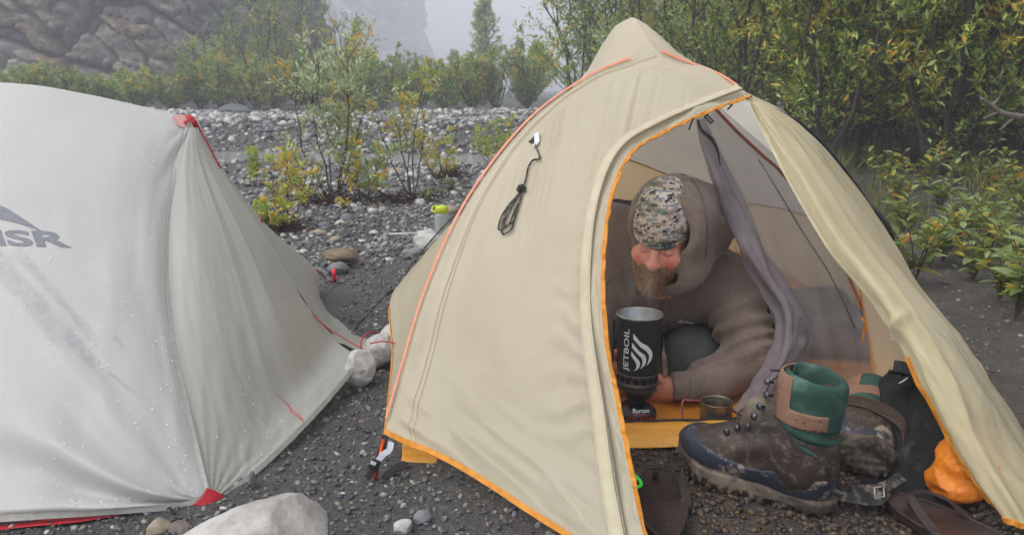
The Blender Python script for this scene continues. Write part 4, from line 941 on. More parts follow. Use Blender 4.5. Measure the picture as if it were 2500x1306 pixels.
ov, of = sdf(hoodie_f, lo, hi, .0052)
k = NT('brown brushed fleece'); vec = k.coord('Object'); n1 = k.noise(vec, 10, 5, .65); n3_ = k.noise(vec, 260, 3)
c = k.ramp(n1, [(0.25, s(98, 85, 78)), (0.5, s(116, 101, 93)), (0.75, s(134, 118, 108))]); c = k.mix(k.ramp(n3_, [(.45, 0.0), (.7, .55)]), c, s(146, 130, 120))
b = k.bsdf(c, 0.95, 0, 0.15, k.bump(n3_, .5, .004, k.bump(k.noise(vec, 38, 4), .4, .016))); b.inputs['Sheen Weight'].default_value = 0.15; b.inputs['Sheen Roughness'].default_value = .5
M_FLEECE = k.m; ho = obj('hoodie', ov, of, M_FLEECE, man)
opx = proj(ov)
def stick(Vx, Ppx, pts, off=.002, rad=7):
    out = []
    for (x, y) in pts:
        d2 = (Ppx[:, 0] - x) ** 2 + (Ppx[:, 1] - y) ** 2; i = np.argwhere(d2 < rad * rad)[:, 0]
        if len(i) == 0: i = np.array([np.argmin(d2)])
        dep = np.linalg.norm(Vx[i] - np.array((0, 0, CAM_H)), axis=1); dd = np.percentile(dep, 10)
        ray = W(x, y, 1.0) - np.array((0, 0, CAM_H)); ray /= np.linalg.norm(ray); out.append(np.array((0, 0, CAM_H)) + ray * (dd - off))
    return np.array(out)
M_SEAMH = simple('dark seam thread', s(84, 76, 84), s(100, 92, 98), 80, .9)
def seam(pts, r=.0013): 
    P_ = stick(ov, opx, pts, .0006); tube('seam', spline(P_, 40), r, M_SEAMH, ho, 5)
seam([(1662, 424), (1690, 440), (1712, 475), (1724, 530), (1727, 580), (1722, 630), (1705, 680)])
seam([(1478, 692), (1505, 678), (1535, 662), (1552, 650)])
seam([(1768, 610), (1800, 620), (1820, 640)]); seam([(1682, 905), (1685, 940), (1678, 985)])
strip('drawstring', spline(stick(ov, opx, [(1624, 726), (1626, 760), (1624, 790), (1620, 822)], .004)[:4].tolist() + [W(1620, 860, 1.96), W(1624, 900, 1.93), W(1624, 920, 1.92)], 40), (0, -1, .2), .0115, M_FLEECE, man, th=.002)
# embroidered mark on the chest
M_EMB = simple('white embroidery', s(206, 204, 200), s(180, 178, 176), 200, .8)
tp = stick(ov, opx, [(1653, 788), (1664, 779), (1672, 788)], .004, 9); pq = np.vstack((tp, tp + np.array((0, .001, 0)))); obj('chest_mark', pq, [(0, 1, 2), (5, 4, 3), (0, 3, 4, 1), (1, 4, 5, 2), (2, 5, 3, 0)], M_EMB, ho, smooth=False)
strip('chest_mark', stick(ov, opx, [(1673, 784), (1682, 788), (1692, 789)], .004, 9), (0, -1, .3), .003, M_EMB, ho)
# trousers
KN = W(1698, 872, 2.13)
def tro_f(P):
    d = smin(cap(P, PV, KN, .12, .082), cap(P, KN, W(1790, 960, 2.32), .082, .06), .03)
    d = smin(d, cap(P, PV, W(1500, 900, 2.22), .12, .085), .04)
    return np.maximum(d + .003 * noise3(P * np.array((20, 30, 20)), 2) + .002 * noise3(P * 40, 3), .02 - P[:, 2])
lo, hi = bnds([PV, KN, W(1790, 960, 2.32), W(1500, 900, 2.22)], .15); lo[2] = .0; tv_, tf_ = sdf(tro_f, lo, hi, .008)
obj('trousers', tv_, tf_, simple('dark grey-green trousers', s(74, 80, 76), s(88, 93, 88), 30, .8, .2, 60), man)

# ================================================================== STOVE, MUG
DS = 1.84; AXP = W(1558, 880, DS); SX, SY = AXP[0], AXP[1]
zst = lambda py: CAM_H - (py - 218.5) * DS / FPX
PXM = FPX / (DS / ct)
M_SLEEVE = simple('black neoprene sleeve', s(22, 24, 27), s(30, 32, 35), 80, .75, .15, 400)
M_ALU = simple('brushed aluminium', s(176, 178, 180), s(160, 162, 165), 60, .35, metal=.85)
M_DKMET = simple('dark burner metal', s(70, 70, 72), s(92, 90, 88), 50, .4, metal=.7)
M_BLKPL = simple('black plastic', s(24, 25, 27), s(32, 33, 35), 40, .45)
stv = thing('camping_stove', (SX, SY, 0.012), 'black cylindrical camping stove with silver rim and white logo, steaming on its canister', 'stove')
zr, zb = zst(757), zst(903)
rp = lambda z: .0492 + (z - zb) / (zr - zb) * .0042
prof = [(rp(zb) - .004, zb - .003), (rp(zb), zb)] + [(rp(z), z) for z in np.linspace(zb + .004, zr - .006, 10)] + [(rp(zr) - .0015, zr - .004)]
v, f = lathe_vf(prof, 72, (SX, SY, 0)); pot = obj('pot', v, f, M_SLEEVE, stv)
v, f = lathe_vf([(rp(zr) - .001, zr - .006), (rp(zr) + .0012, zr - .003), (rp(zr) + .0012, zr), (rp(zr) - .0012, zr + .001), (rp(zr) - .0022, zr - .002), (rp(zr) - .003, zr - .07), (.0005, zr - .0705)], 72, (SX, SY, 0)); obj('rim', v, f, M_ALU, pot)
v, f = lathe_vf([(rp(zr) - .0035, zr - .045), (.0005, zr - .045)], 48, (SX, SY, 0)); obj('water', v, f, simple('hot water', s(120, 124, 126), rough=.08), pot)
def oncup(px, py, off=.0006):
    z = zst(py); r = rp(z) + off; a = np.clip((px - 1559) / (r * PXM), -.98, .98); th = math.asin(a); return (SX + r * math.sin(th), SY - r * math.cos(th), z)
M_WPRINT = simple('white print', s(214, 216, 218), s(200, 202, 205), 80, .5)
tv, tf = text2d('JETBOIL', .012, 4); obj('lettering', [oncup(1531.5 - t[1] * 13.5, 893 - t[0] * 109) for t in tv], tf, M_WPRINT, pot, smooth=False)
zz = lambda L: np.array([(1450 + x * .3063, 700 + y * .3063, 0) for x, y in L])
for oo, ii in (([(285, 305), (340, 370), (400, 410), (438, 470), (430, 530), (395, 572)], [(285, 350), (340, 412), (388, 450), (411, 490), (408, 530), (394, 573)]),
               ([(278, 380), (330, 445), (375, 480), (390, 520), (380, 565), (345, 600)], [(278, 425), (320, 472), (350, 502), (361, 530), (359, 565), (344, 601)]),
               ([(275, 455), (310, 500), (335, 530), (343, 560), (330, 595), (295, 622)], [(275, 492), (300, 530), (312, 550), (316, 575), (311, 600), (294, 623)])):
    A_, B_ = spline(zz(oo), 24), spline(zz(ii), 24); obj('logo_mark', [oncup(p[0], p[1]) for p in np.vstack((A_, B_))], [(i, i + 1, i + 25, i + 24) for i in range(23)], M_WPRINT, pot, smooth=False)
tube('handle', spline([oncup(1512, 772, .004), W(1500, 780, 1.84), W(1497, 820, 1.835), W(1494, 870, 1.83), W(1489, 895, 1.83)], 24), .0045, M_BLACK, pot, 6)
# burner
zv0, zv1, zl = zst(936), zst(905), zst(962)
v, f = lathe_vf([(.046, zv1 + .001), (.0495, zv1), (.0495, zv1 - .004), (.0475, zv1 - .006), (.0475, zv0 + .006), (.0492, zv0 + .004), (.0492, zv0), (.046, zv0 - .003), (.047, zv0 - .010), (.044, zv0 - .016), (.032, zl - .002), (.006, zl - .006)], 72, (SX, SY, 0)); brn = obj('burner', v, f, M_DKMET, stv)
M_VOID = simple('black vent', s(8, 8, 8), rough=.9)
for i in range(16):
    a = i / 16 * 2 * math.pi + .15; c = (SX + .0472 * math.cos(a), SY + .0472 * math.sin(a), (zv0 + zv1) / 2)
    v, f = box_vf(c, .0016, .0125, .0125, rot('Z', a)); vt = obj('vent', v, f, M_VOID, brn, smooth=False)
    for q in (-.0032, 0, .0032):
        v, f = box_vf(np.array(c) + rot('Z', a) @ np.array((.0012, q, -.001)), .001, .0011, .0095, rot('Z', a)); pass
for a in (-1.57 - .62, -1.57 + .62, 1.57):
    d_ = np.array((math.cos(a), math.sin(a), 0)); tn = np.array((-d_[1], d_[0], 0)); top = np.array((SX, SY, zst(940)))
    P_ = [np.array((SX, SY, zst(942))) + d_ * .047, np.array((SX, SY, zst(962))) + d_ * .034, np.array((SX, SY, zst(985))) + d_ * .014]
    strip('leg', spline(P_, 12), d_, np.linspace(.016, .010, 12), M_BLKPL, stv, th=.005)
v, f = lathe_vf([(.0005, zl), (.016, zl), (.016, zst(978)), (.013, zst(984)), (.012, zst(992))], 32, (SX, SY, 0)); obj('valve', v, f, M_BLKPL, stv)
tube('valve_wire', spline([(SX - .012, SY - .004, zst(976)), (SX - .03, SY - .02, zst(974)), (SX - .055, SY - .03, zst(980)), (SX - .06, SY - .03, zst(988))], 16), .0012, M_ALU, stv, 5)
v, f = lathe_vf(spline([(.010, zst(988), 0), (.020, zst(989), 0), (.034, zst(996), 0), (.0455, zst(1008), 0), (.0485, zst(1020), 0), (.0485, .017, 0), (.045, .0135, 0)], 40)[:, :2], 96, (SX, SY, 0)); can = obj('fuel_canister', v, f, simple('glossy black canister', s(18, 18, 20), s(26, 26, 28), 30, .22, spec=.5), stv)
cpx = proj(v); front_ = v[:, 1] < SY; cv_, cp_ = v[front_], cpx[front_]
def cantxt(txt, x0, x1, y0, y1, m, bold=.01):
    tv, tf = text2d(txt, bold, 3); pts = [(x0 + t[0] * (x1 - x0), y1 - t[1] * (y1 - y0) + .004 * (x0 + t[0] * (x1 - x0) - 1556) ** 2 * -.3) for t in tv]; obj('lettering', stick(cv_, cp_, pts, .0009, 5), tf, m, can, smooth=False)
M_RPRINT = simple('red print', s(206, 40, 36), rough=.5)
cantxt('Burton', 1545, 1585, 997, 1008, M_WPRINT, .015); cantxt('High Performance', 1546, 1587, 1011, 1015, M_RPRINT); cantxt('FUEL BLEND', 1532, 1598, 1019, 1027, M_RPRINT, .01)
# steam over the pot
k = NT('steam'); vec = k.coord('Object', (1, 1, .45)); nz = k.n('ShaderNodeTexNoise'); nz.inputs['Scale'].default_value = 16; nz.inputs['Detail'].default_value = 3; nz.inputs['Distortion'].default_value = 1.2; k.l(vec, nz.inputs['Vector'])
gr = k.n('ShaderNodeTexGradient', gradient_type='SPHERICAL'); tc = k.n('ShaderNodeTexCoord'); mp = k.n('ShaderNodeMapping'); mp.vector_type = 'POINT'; mp.inputs['Location'].default_value = (0, 0, -.75); mp.inputs['Scale'].default_value = (14, 14, 9); k.l(tc.outputs['Object'], mp.inputs[0]); k.l(mp.outputs[0], gr.inputs[0])
dn = k.math('MULTIPLY', k.ramp(nz.outputs['Fac'], [(.44, 0.0), (.68, 1.0)]), k.math('MULTIPLY', gr.outputs['Fac'], 9.0))
pv = k.n('ShaderNodeVolumePrincipled'); pv.inputs['Color'].default_value = (1, 1, 1, 1); k.l(dn, pv.inputs['Density']); k.l(pv.outputs[0], k.out.inputs['Volume'])
v, f = lathe_vf([(.001, zr + .002), (.044, zr + .002), (.058, zr + .06), (.052, zr + .14), (.02, zr + .185), (.001, zr + .19)], 24, (SX, SY, 0)); obj('steam', v, f, k.m, kind='stuff', label='thin white steam rising from the stove pot')

# titanium mug
DMG = 1.82; MP = W(1750, 979, DMG); mz = MP[2]; mr = .0375
mug = thing('mug', (MP[0], MP[1], .013), 'small titanium mug of coffee with pink wire handle beside the stove', 'mug')
M_TI = simple('titanium', s(126, 118, 106), s(142, 134, 122), 30, .38, metal=.75)
v, f = lathe_vf([(.0005, .013), (mr - .004, .013), (mr - .001, .016), (mr, .03), (mr, mz - .002), (mr + .001, mz - .0005), (mr + .0004, mz + .0008), (mr - .0014, mz), (mr - .002, mz - .004), (mr - .002, .017), (.0005, .016)], 64, (MP[0], MP[1], 0)); obj('cup', v, f, M_TI, mug)
v, f = lathe_vf([(.0005, mz - .014), (mr - .0022, mz - .014)], 48, (MP[0], MP[1], 0)); obj('coffee', v, f, simple('black coffee', s(30, 20, 14), rough=.06), mug)
hp = [W(1712, 978, 1.82), W(1690, 977, 1.81), W(1671, 976, 1.805), W(1666, 982, 1.803), W(1665, 1000, 1.803), W(1665, 1018, 1.803), W(1669, 1023, 1.803), W(1690, 1024, 1.81), W(1711, 1025, 1.82)]
tube('handle', spline(hp, 50), .0024, simple('pink anodised wire', s(196, 106, 118), s(170, 96, 100), 50, .35, metal=.5), mug, 8)

# ================================================================== BOOTS
def boot_solids():
    def outl(P):
        x, y = P[:, 0], P[:, 1]; Q = P * np.array((1, 1, 0)); yb = .010 * np.sin(np.clip((x - .05) / .25, 0, 1) * math.pi)
        Q = np.stack((x, y - yb, 0 * x), -1)
        d = chain(Q, [((.040, 0, 0), .039), ((.12, 0, 0), .036), ((.215, 0, 0), .050), ((.262, -.004, 0), .040)], .03); return d
    def spring(P):
        x = P[:, 0]; z = P[:, 2] - .022 * np.clip((x - .20) / .10, 0, 2) ** 2; return np.stack((x, P[:, 1], z), -1)
    def sole(P):
        P = spring(P); o = outl(P); z = P[:, 2]; d = np.maximum(o - .001, np.maximum(z - .034, -z)) ; d = smax(o - .002, np.maximum(z - .034, .001 - z), .004)
        per = np.sin(P[:, 0] * 2 * math.pi / .019 + 6 * np.abs(P[:, 1])); cut = np.maximum(np.maximum(.25 - per, -(o + .011)), z - .017) * .006
        lug = np.maximum(np.maximum(-(per - .2) * .004, -(o + .012)), z - .016); d = np.maximum(d, -np.maximum(np.maximum((-per - .35 + .5 * noise3(P * 30, 9)) * .003, -(o + .007)), z - .013))
        hg = np.maximum(np.abs(P[:, 0] - .098) - .010, z - .012); d = smax(d, -hg, .004)
        gx_ = np.sin(P[:, 0] * 2 * math.pi / .026) * np.sin(P[:, 1] * 2 * math.pi / .030); d = np.maximum(d, -np.maximum((.18 - np.abs(gx_)) * .004, z - .005))
        return d + .0016 * noise3(P * 90, 3) + .0026 * noise3(P * 36, 5)
    def foot(P):
        d = smin(ell(P, (.222, .008, .052), (.076, .047, .043)), ell(P, (.150, .008, .072), (.085, .043, .056)), .03)
        d = smin(d, ell(P, (.060, .002, .085), (.056, .041, .085)), .03); d = smin(d, ell(P, (.115, .006, .118), (.055, .036, .05)), .03)
        return d
    def rand(P):
        S = spring(P); o = outl(S); h_ = .088 + .006 * np.sin(P[:, 0] * 25) - .012 * np.exp(-((P[:, 0] - .13) / .05) ** 2)
        d = smax(np.maximum(foot(P) - .0035, o - .003), np.maximum(S[:, 2] - h_ + .012, .030 - S[:, 2]), .003); return d
    def upper(P):
        sh = cap(P * np.array((1, 1.12, 1)), (.066, 0, .08), (.066, 0, .195), .050, .051)
        d = smin(foot(P), sh, .025); lim = P[:, 2] - (.182 - .55 * (P[:, 0] - .06))
        cr = .0025 * np.sin(P[:, 2] * 160 + P[:, 0] * 60 + 2 * noise3(P * 22, 4)) * sstep(.09, .13, P[:, 0]) * sstep(.2, .16, P[:, 0])
        d = smax(d + cr + .0014 * noise3(P * 45, 6), lim - .04, .004); return np.maximum(d, .03 - P[:, 2])
    def cuff(P):
        a = cap(P * np.array((1, 1.08, 1)), (.066, 0, .125), (.066, 0, .225), .0535, .0575)
        fold = .0035 * np.sin(P[:, 2] * 240 - P[:, 0] * 60) * sstep(.168, .150, P[:, 2]); a = a - fold + .0015 * noise3(P * 30, 8)
        top = P[:, 2] - .248 - .15 * (P[:, 0] - .05); bot = (.118 + .55 * np.clip(P[:, 0] - .045, -.02, 1)) - P[:, 2]
        d = smax(a, np.maximum(top, bot), .010); d = smax(d, P[:, 0] - .110, .006)
        hole = cap(P * np.array((1, 1.05, 1)), (.064, 0, .165), (.066, 0, .30), .036, .046); return smax(d, -hole, .006)
    def patch(P):
        a = cap(P * np.array((1, 1.08, 1)), (.066, 0, .125), (.066, 0, .225), .0535, .0575)
        d = np.maximum(np.abs(a - .0005) - .0022, -.0)
        xz = P[:, [0, 2]]; r1 = np.maximum(np.abs(P[:, 0] - .108) - .026, np.abs(P[:, 2] - .215) - .034); r2 = np.maximum(np.abs(P[:, 0] - .066) - .046, np.abs(P[:, 2] - .178) - .0155)
        reg = smin(r1, r2, .004); return smax(np.abs(a - .0006) - .0020, np.maximum(reg, -P[:, 1] * 0 - .03 + np.abs(P[:, 1]) * 0), .003)
    def tongue(P):
        d = cap(P * np.array((1, .8, 1)), (.165, 0, .112), (.128, 0, .160), .026, .028); d = smin(d, ell(P, (.150, 0, .150), (.030, .034, .028)), .02)
        return np.maximum(d + .002 * noise3(P * 50, 2), -foot(P) * .6 - .01)
    return [('sole', sole, .0042, (-.01, -.07, -.005), (.33, .08, .10)), ('rand', rand, .0042, (-.01, -.07, .0), (.33, .08, .12)), ('upper', upper, .0045, (-.01, -.08, .01), (.33, .08, .27)),
            ('cuff', cuff, .0042, (-.02, -.08, .08), (.14, .08, .28)), ('hook_panel', patch, .0028, (.0, -.08, .13), (.14, .08, .26)), ('tongue', tongue, .0045, (.07, -.07, .06), (.23, .07, .22))]
k = NT('brown oiled leather'); vec = k.coord('Object'); n1 = k.noise(vec, 14, 5); n2_ = k.noise(vec, 55, 6, .7)
c = k.ramp(n1, [(.3, s(36, 28, 24)), (.7, s(56, 43, 36))]); c = k.mix(k.ramp(n2_, [(.52, 0.0), (.68, .75)]), c, s(104, 92, 80)); k.bsdf(c, .55, 0, .4, k.bump(n1, .3, .01, k.bump(n2_, .2, .004))); M_LEA = k.m
def muddy(name, base, mud, lo_, hi_, rough=.7, sc=24):
    k = NT(name); vec = k.coord('Object'); n1 = k.noise(vec, sc, 6, .7); n2_ = k.noise(vec, 9, 4); m = k.ramp(k.math('ADD', k.math('MULTIPLY', n1, .6), k.math('MULTIPLY', n2_, .4)), [(lo_, 0.0), (hi_, 1.0)])
    k.bsdf(k.mix(m, base, k.ramp(n1, [(.3, tuple(q * .7 for q in mud)), (.7, mud)])), rough, 0, .3, k.bump(n1, .5, .006)); return k.m
M_SOLE = muddy('muddy rubber sole', s(52, 46, 41), s(116, 103, 90), .43, .58); M_RAND = muddy('blue-black rubber rand', s(42, 46, 58), s(138, 128, 116), .52, .58, .5, 34)
k = NT('green suede'); vec = k.coord('Object'); k.bsdf(k.ramp(k.noise(vec, 16, 5), [(.3, s(34, 56, 50)), (.55, s(48, 76, 68)), (.75, s(92, 116, 106))]), .85, 0, .2, k.bump(k.noise(vec, 200, 3), .2, .003)); M_GRN = k.m
M_TAN = simple('tan leather patch', s(134, 102, 82), s(118, 88, 70), 24, .7, .2, 90); M_TNG = muddy('muddy grey tongue', s(70, 62, 54), s(120, 110, 98), .42, .58); BM = dict(sole=M_SOLE, rand=M_RAND, upper=M_LEA, cuff=M_GRN, hook_panel=M_TAN, tongue=M_TNG)
M_HOOK = simple('dark steel hook', s(52, 56, 64), s(92, 96, 104), 90, .3, metal=.8); M_LACE = simple('brown lace', s(52, 38, 32), s(78, 60, 52), 200, .8)
solids = [(n, *sdf(fn, lo_, hi_, h)) for n, fn, h, lo_, hi_ in boot_solids()]
hooks = [(.132, .222), (.130, .198), (.134, .173), (.143, .150), (.152, .128), (.172, .118), (.190, .104)]
def boot(label, org, X, Z, detail=True):
    X = unit(X); Z = unit(Z - X * np.dot(X, Z)); Y = np.cross(Z, X); M3 = np.stack((X, Y, Z), -1); T = lambda P: np.asarray(P) * 1.07 @ M3.T + org
    b = thing('hiking_boot', org, label, 'boot', 'pair of hiking boots')
    for n, v, f in solids: obj(n, T(v), f, BM[n], b)
    upv = solids[2][1]
    for sy in (-1, 1):
        for (hx, hz) in hooks:
            y0 = .030 if hz > .16 else .026
            c = np.array((hx - (.006 if hz > .18 else 0), sy * y0, hz)); hk, hkf = lathe_vf([(.0005, .006), (.0055, .006), (.0062, .0045), (.0045, .003), (.0028, .0), (.0028, -.012)], 12); Mh = np.stack((unit((1, 0, 0)), unit(np.cross((.35, sy * .9, .25), (1, 0, 0))), unit((.35, sy * .9, .25))), -1); Mh[:, 0] = np.cross(Mh[:, 1], Mh[:, 2])
            obj('hook', T(hk @ Mh.T + c + Mh[:, 2] * .010), hkf, M_HOOK, b)
    return b, T
ht = G(1690, 1150) - G(2016, 1262); HO = G(2016, 1262) - unit(ht) * .012
boot1, T1 = boot('muddy brown boot with green cuff standing in front of the mug', HO + np.array((0, 0, .002)), unit(ht) + np.array((0, 0, .055)), np.array((-.02, .04, 1)))
# hook panel stitching holes and loose laces
lac = [(.19, .022, .105), (.182, -.004, .128), (.165, .03, .128), (.172, .0, .142), (.152, .034, .136), (.160, .002, .152), (.142, .033, .154), (.15, -.01, .165), (.17, .01, .158), (.185, .02, .14), (.178, .03, .125)]
tube('lace', spline(T1(lac), 90), .0022, M_LACE, boot1, 6)
zz_ = []
for i, (hx, hz) in enumerate(hooks[::-1]): zz_ += [(hx + .004, (.034 if i % 2 else -.034), hz), (hx + .012, 0, hz + .010)]
tube('lace', spline(T1(zz_), 90), .0023, M_LACE, boot1, 6)
for q in (.095, .082, .068, .054):
    a = .0577; y_ = math.sqrt(max(a * a - (q - .057) ** 2, 0)) / 1.08
    for sy in (-1, 1):
        c = T1([(q, sy * (y_ + .0012), .178)])[0]; v, f = lathe_vf([(.0002, .0016), (.0017, .0012), (.0019, 0)], 8, c); obj('stitch_hole', v, f, M_VOID, boot1)
B2 = W(2178, 1136, 1.545); X2 = unit((-.80, .50, -.10)); Z2 = np.array((.15, .95, .16))
boot2, T2 = boot('second boot lying on its side with muddy heel showing and laces wrapped round it', B2, X2, Z2)
for i in range(5):
    o_ = .006 * i; pts = [(.16 - o_ * .3, .045, .10), (.12 - o_, .048 + .003 * i, .115 + o_ * .6), (.06 - o_ * .8, .054, .105 + o_), (.0 - o_ * .3, .035, .085 + o_), (-.012, .0, .07 + o_), (.0, -.03, .06 + o_)]
    tube('lace', spline(T2(pts), 30), .0026, M_LACE, boot2, 6)

# ================================================================== GAITER, STUFF SACK, SANDALS, SMALL GEAR
def cloth_tube(name, rows, m, parent, seed, amp=.012, k_=64, nv=70, **kw):
    """rows: (centre, rx across view, ry along view, tilt)"""
    R_ = spline(np.array([np.r_[c, rx, ry] for c, rx, ry in rows]), nv); a = np.arange(k_) / k_ * 2 * math.pi; V = []
    for i, r in enumerate(R_):
        t = i / nv; n_ = amp * n2(np.cos(a) * 1.6 + t * 2, np.sin(a) * 1.6 + t * 3.5, seed) + amp * .4 * n2(np.cos(a) * 5 + t * 6, np.sin(a) * 5, seed + 1)
        V.append(np.stack((r[0] + (r[3] + n_) * np.cos(a), r[1] + (r[4] + n_) * np.sin(a), r[2] + 0 * a), -1))
    V = np.vstack(V); return obj(name, V, grid_faces(nv, k_, True), m, parent, **kw)
M_GAIT = muddy('black canvas', s(20, 20, 21), s(70, 66, 62), .58, .74, .8, 40)
ga = thing('gaiter', G(2230, 1235), 'crumpled black canvas gaiter with buckled strap behind the boots', 'gaiter')
cloth_tube('shaft', [(W(2236, 905, 1.71), .052, .03), (W(2222, 945, 1.70), .066, .045), (W(2235, 1020, 1.67), .084, .05), (W(2240, 1100, 1.63), .082, .055), (W(2244, 1170, 1.58), .098, .060), (G(2240, 1232, .006), .108, .062)], M_GAIT, ga, 4, .026, solid=.002)
strip('top_flap', spline([W(2182, 892, 1.69), W(2205, 896, 1.68), W(2240, 908, 1.675), W(2275, 925, 1.68)], 20), (0.1, -1, .3), .024, M_BLACK, ga, th=.003)
tube('hook_lace', spline([W(2195, 935, 1.645), W(2204, 930, 1.64), W(2216, 922, 1.64)], 10), .0012, M_WHITEREF, ga, 5)
M_STRAP = muddy('muddy black strap', s(36, 35, 34), s(140, 132, 122), .46, .60, .7, 50)
strip('strap', spline([W(2030, 1206, 1.46), W(2080, 1216, 1.445), W(2130, 1221, 1.445), W(2152, 1212, 1.45), W(2160, 1195, 1.46)], 30) , (0, -.6, .8), .022, M_STRAP, ga, th=.003)
strip('strap', spline([W(2075, 1192, 1.475), W(2120, 1196, 1.47), W(2160, 1188, 1.475), W(2186, 1172, 1.49), W(2200, 1164, 1.51)], 30), (0, -.6, .8), .020, M_STRAP, ga, th=.003)
bk = [W(2134, 1190, 1.455), W(2157, 1187, 1.455), W(2159, 1212, 1.445), W(2136, 1216, 1.445)]
tube('buckle', np.array(bk + bk[:2]), .0022, simple('worn steel', s(176, 172, 166), s(150, 130, 116), 80, .35, metal=.9), ga, 6)
# orange stuff sack
SC_ = W(2352, 1140, 1.50); SC_[2] = max(SC_[2], .065)
def sack_f(P):
    q = P - SC_; d = ell(P, SC_, (.052, .07, .060)); d = smin(d, ell(P, SC_ + np.array((-.02, -.005, -.03)), (.05, .06, .036)), .02)
    return np.maximum(d + .012 * np.abs(noise3(P * np.array((24, 20, 34)), 3)) + .005 * np.abs(noise3(P * 55, 5)), .004 - P[:, 2])
v, f = sdf(sack_f, SC_ - .1, SC_ + .1, .004); sk_ = thing('stuff_sack', (SC_[0], SC_[1], 0), 'small crumpled orange stuff sack beside the black gaiter', 'sack')
obj('bag', v, f, simple('orange ripstop', s(226, 136, 36), s(206, 112, 20), 26, .45, .5, 50, transl=.2), sk_)
tube('drawcord', spline([SC_ + np.array(p) for p in [(-.02, -.055, .05), (.0, -.07, .035), (.03, -.068, .03), (.045, -.055, .0)]], 20), .0018, simple('orange cord', s(200, 110, 20)), sk_, 5)
# leather flip-flops
M_SAND = simple('dark oiled sandal leather', s(38, 30, 29), s(58, 43, 39), 10, .30, .15, 60); M_SRIM = simple('sandal strap leather', s(36, 28, 27), s(54, 43, 40), 40, .45)
def sandal(label, toe, ang, sc=1.0, lift=.01):
    a = np.linspace(0, 2 * math.pi, 64, endpoint=False); y = -.135 + .135 * np.cos(a); w = .044 + .006 * np.cos(a) - .006 * np.cos(2 * a)
    ox = w * np.sin(a); M3 = rot('Z', ang); T = lambda P: (np.asarray(P, float) * sc) @ M3.T + np.asarray(toe) + np.array((0, 0, lift))
    sdl = thing('sandal', T([(0, -.13, 0)])[0], label, 'sandal', 'pair of flip-flops'); rings = []
    for (g_, z) in ((.97, 0), (1, .003), (1, .014), (.985, .0165), (.95, .0155)): rings.append(np.stack((ox * g_, -.135 + (y + .135) * g_, 0 * a + z + .006 * np.clip((y + .06) / .06, 0, 1) ** 2), -1))
    V = np.vstack(rings + [np.array([(0, -.135, .0135)])]); n_ = 64; F = [tuple(q) for q in grid_faces(5, 64, True)] + [(4 * 64 + i, 4 * 64 + (i + 1) % 64, 5 * 64) for i in range(64)] + [tuple(range(64))[::-1]]
    obj('sole', T(V), F, M_SAND, sdl)
    e = np.stack((ox, y, 0 * a + .0165 + .006 * np.clip((y + .06) / .06, 0, 1) ** 2), -1); tube('welt', T(np.vstack((e, e[:2]))), .0028, M_SRIM, sdl, 6)
    obj('toe_post', *tube_vf(T([(0, -.050, .012), (0, -.052, .03), (0, -.058, .040)]), .006, 8), M_SRIM, sdl)
    for sx in (-1, 1):
        P_ = spline(T([(0, -.050, .040), (sx * .022, -.064, .043), (sx * .042, -.092, .036), (sx * .049, -.125, .018), (sx * .046, -.14, .008)]), 24)
        nrm = T([(sx * .03, -.08, .2)])[0] - T([(0, -.1, 0)])[0]; strip('strap', P_, nrm, np.linspace(.012, .020, 24), M_SRIM, sdl, th=.003)
    return sdl
sandal('dark leather flip-flop beside the green loop, half hidden by the tent flap', G(1592, 1170), R(-4), 1.0)
sandal('dark leather flip-flop in front of the black gaiter at the bottom edge', G(2160, 1236), R(30), 1.0)
M_LIME = simple('bright green anodised', s(70, 226, 88), s(50, 200, 70), 20, .35)
gp = [W(1532, 1146, 1.50), W(1541, 1154, 1.495), W(1556, 1166, 1.485), W(1565, 1177, 1.48), W(1562, 1187, 1.475), W(1548, 1188, 1.475), W(1540, 1182, 1.48), W(1534, 1165, 1.49), W(1532, 1146, 1.50)]
tube('cord_loop', spline(gp, 60), .0034, M_LIME, None, 8, label='bright green wire loop hanging by the tent door edge', cat='loop')
# dry bits on the ground
for (x, y, dx, dy, r, lb) in ((1540, 1078, 60, 18, .0009, 'thin dry grass stalk leaning on the orange sill'), ):
    tube('grass_stalk', spline([W(1618, 1080, 1.70), W(1640, 1088, 1.68), G(1662, 1096)], 8), r, simple('dry straw', s(188, 164, 116)), None, 5, label=lb, cat='stalk')
# gear inside the tent behind the man
M_PACKB = simple('black pack cloth', s(30, 29, 31), s(44, 42, 44), 12, .8, .3, 30); M_PACKG = simple('dark green pack cloth', s(40, 52, 44), s(58, 70, 60), 12, .75, .3, 30); M_PACKD = simple('slate pack cloth', s(86, 88, 92), s(110, 112, 114), 9, .8, .3, 24)
def lump(name, label, c, r, m, seed, cat):
    c = np.asarray(c, float); fn = lambda P: np.maximum(rbox(P, c, r, min(r) * .75) + .02 * noise3(P * 7, seed) + .008 * noise3(P * 22, seed + 1), .016 - P[:, 2])
    v, f = sdf(fn, c - np.asarray(r) - .05, c + np.asarray(r) + .05, .011); t = thing(name, (c[0], c[1], .016), label, cat); obj('bag', v, f, m, t)
    w_ = np.array(r); tube('strap', spline([c + w_ * np.array(q) for q in [(-.9, -.75, .8), (-.3, -1.02, .5), (.3, -1.03, 0), (.8, -.9, -.6)]], 20), .008, M_BLACK, t, 6); return t
c = W(1525, 560, 2.75); lump('backpack', 'black pack showing behind the man\'s shoulder in the tent', (c[0], c[1], .20), (.16, .10, .195), M_PACKB, 3, 'backpack')
c = W(1925, 830, 2.35); lump('dry_bag', 'dark green bag behind the gathered mesh door', (c[0], c[1], .10), (.07, .10, .09), M_PACKG, 5, 'bag')
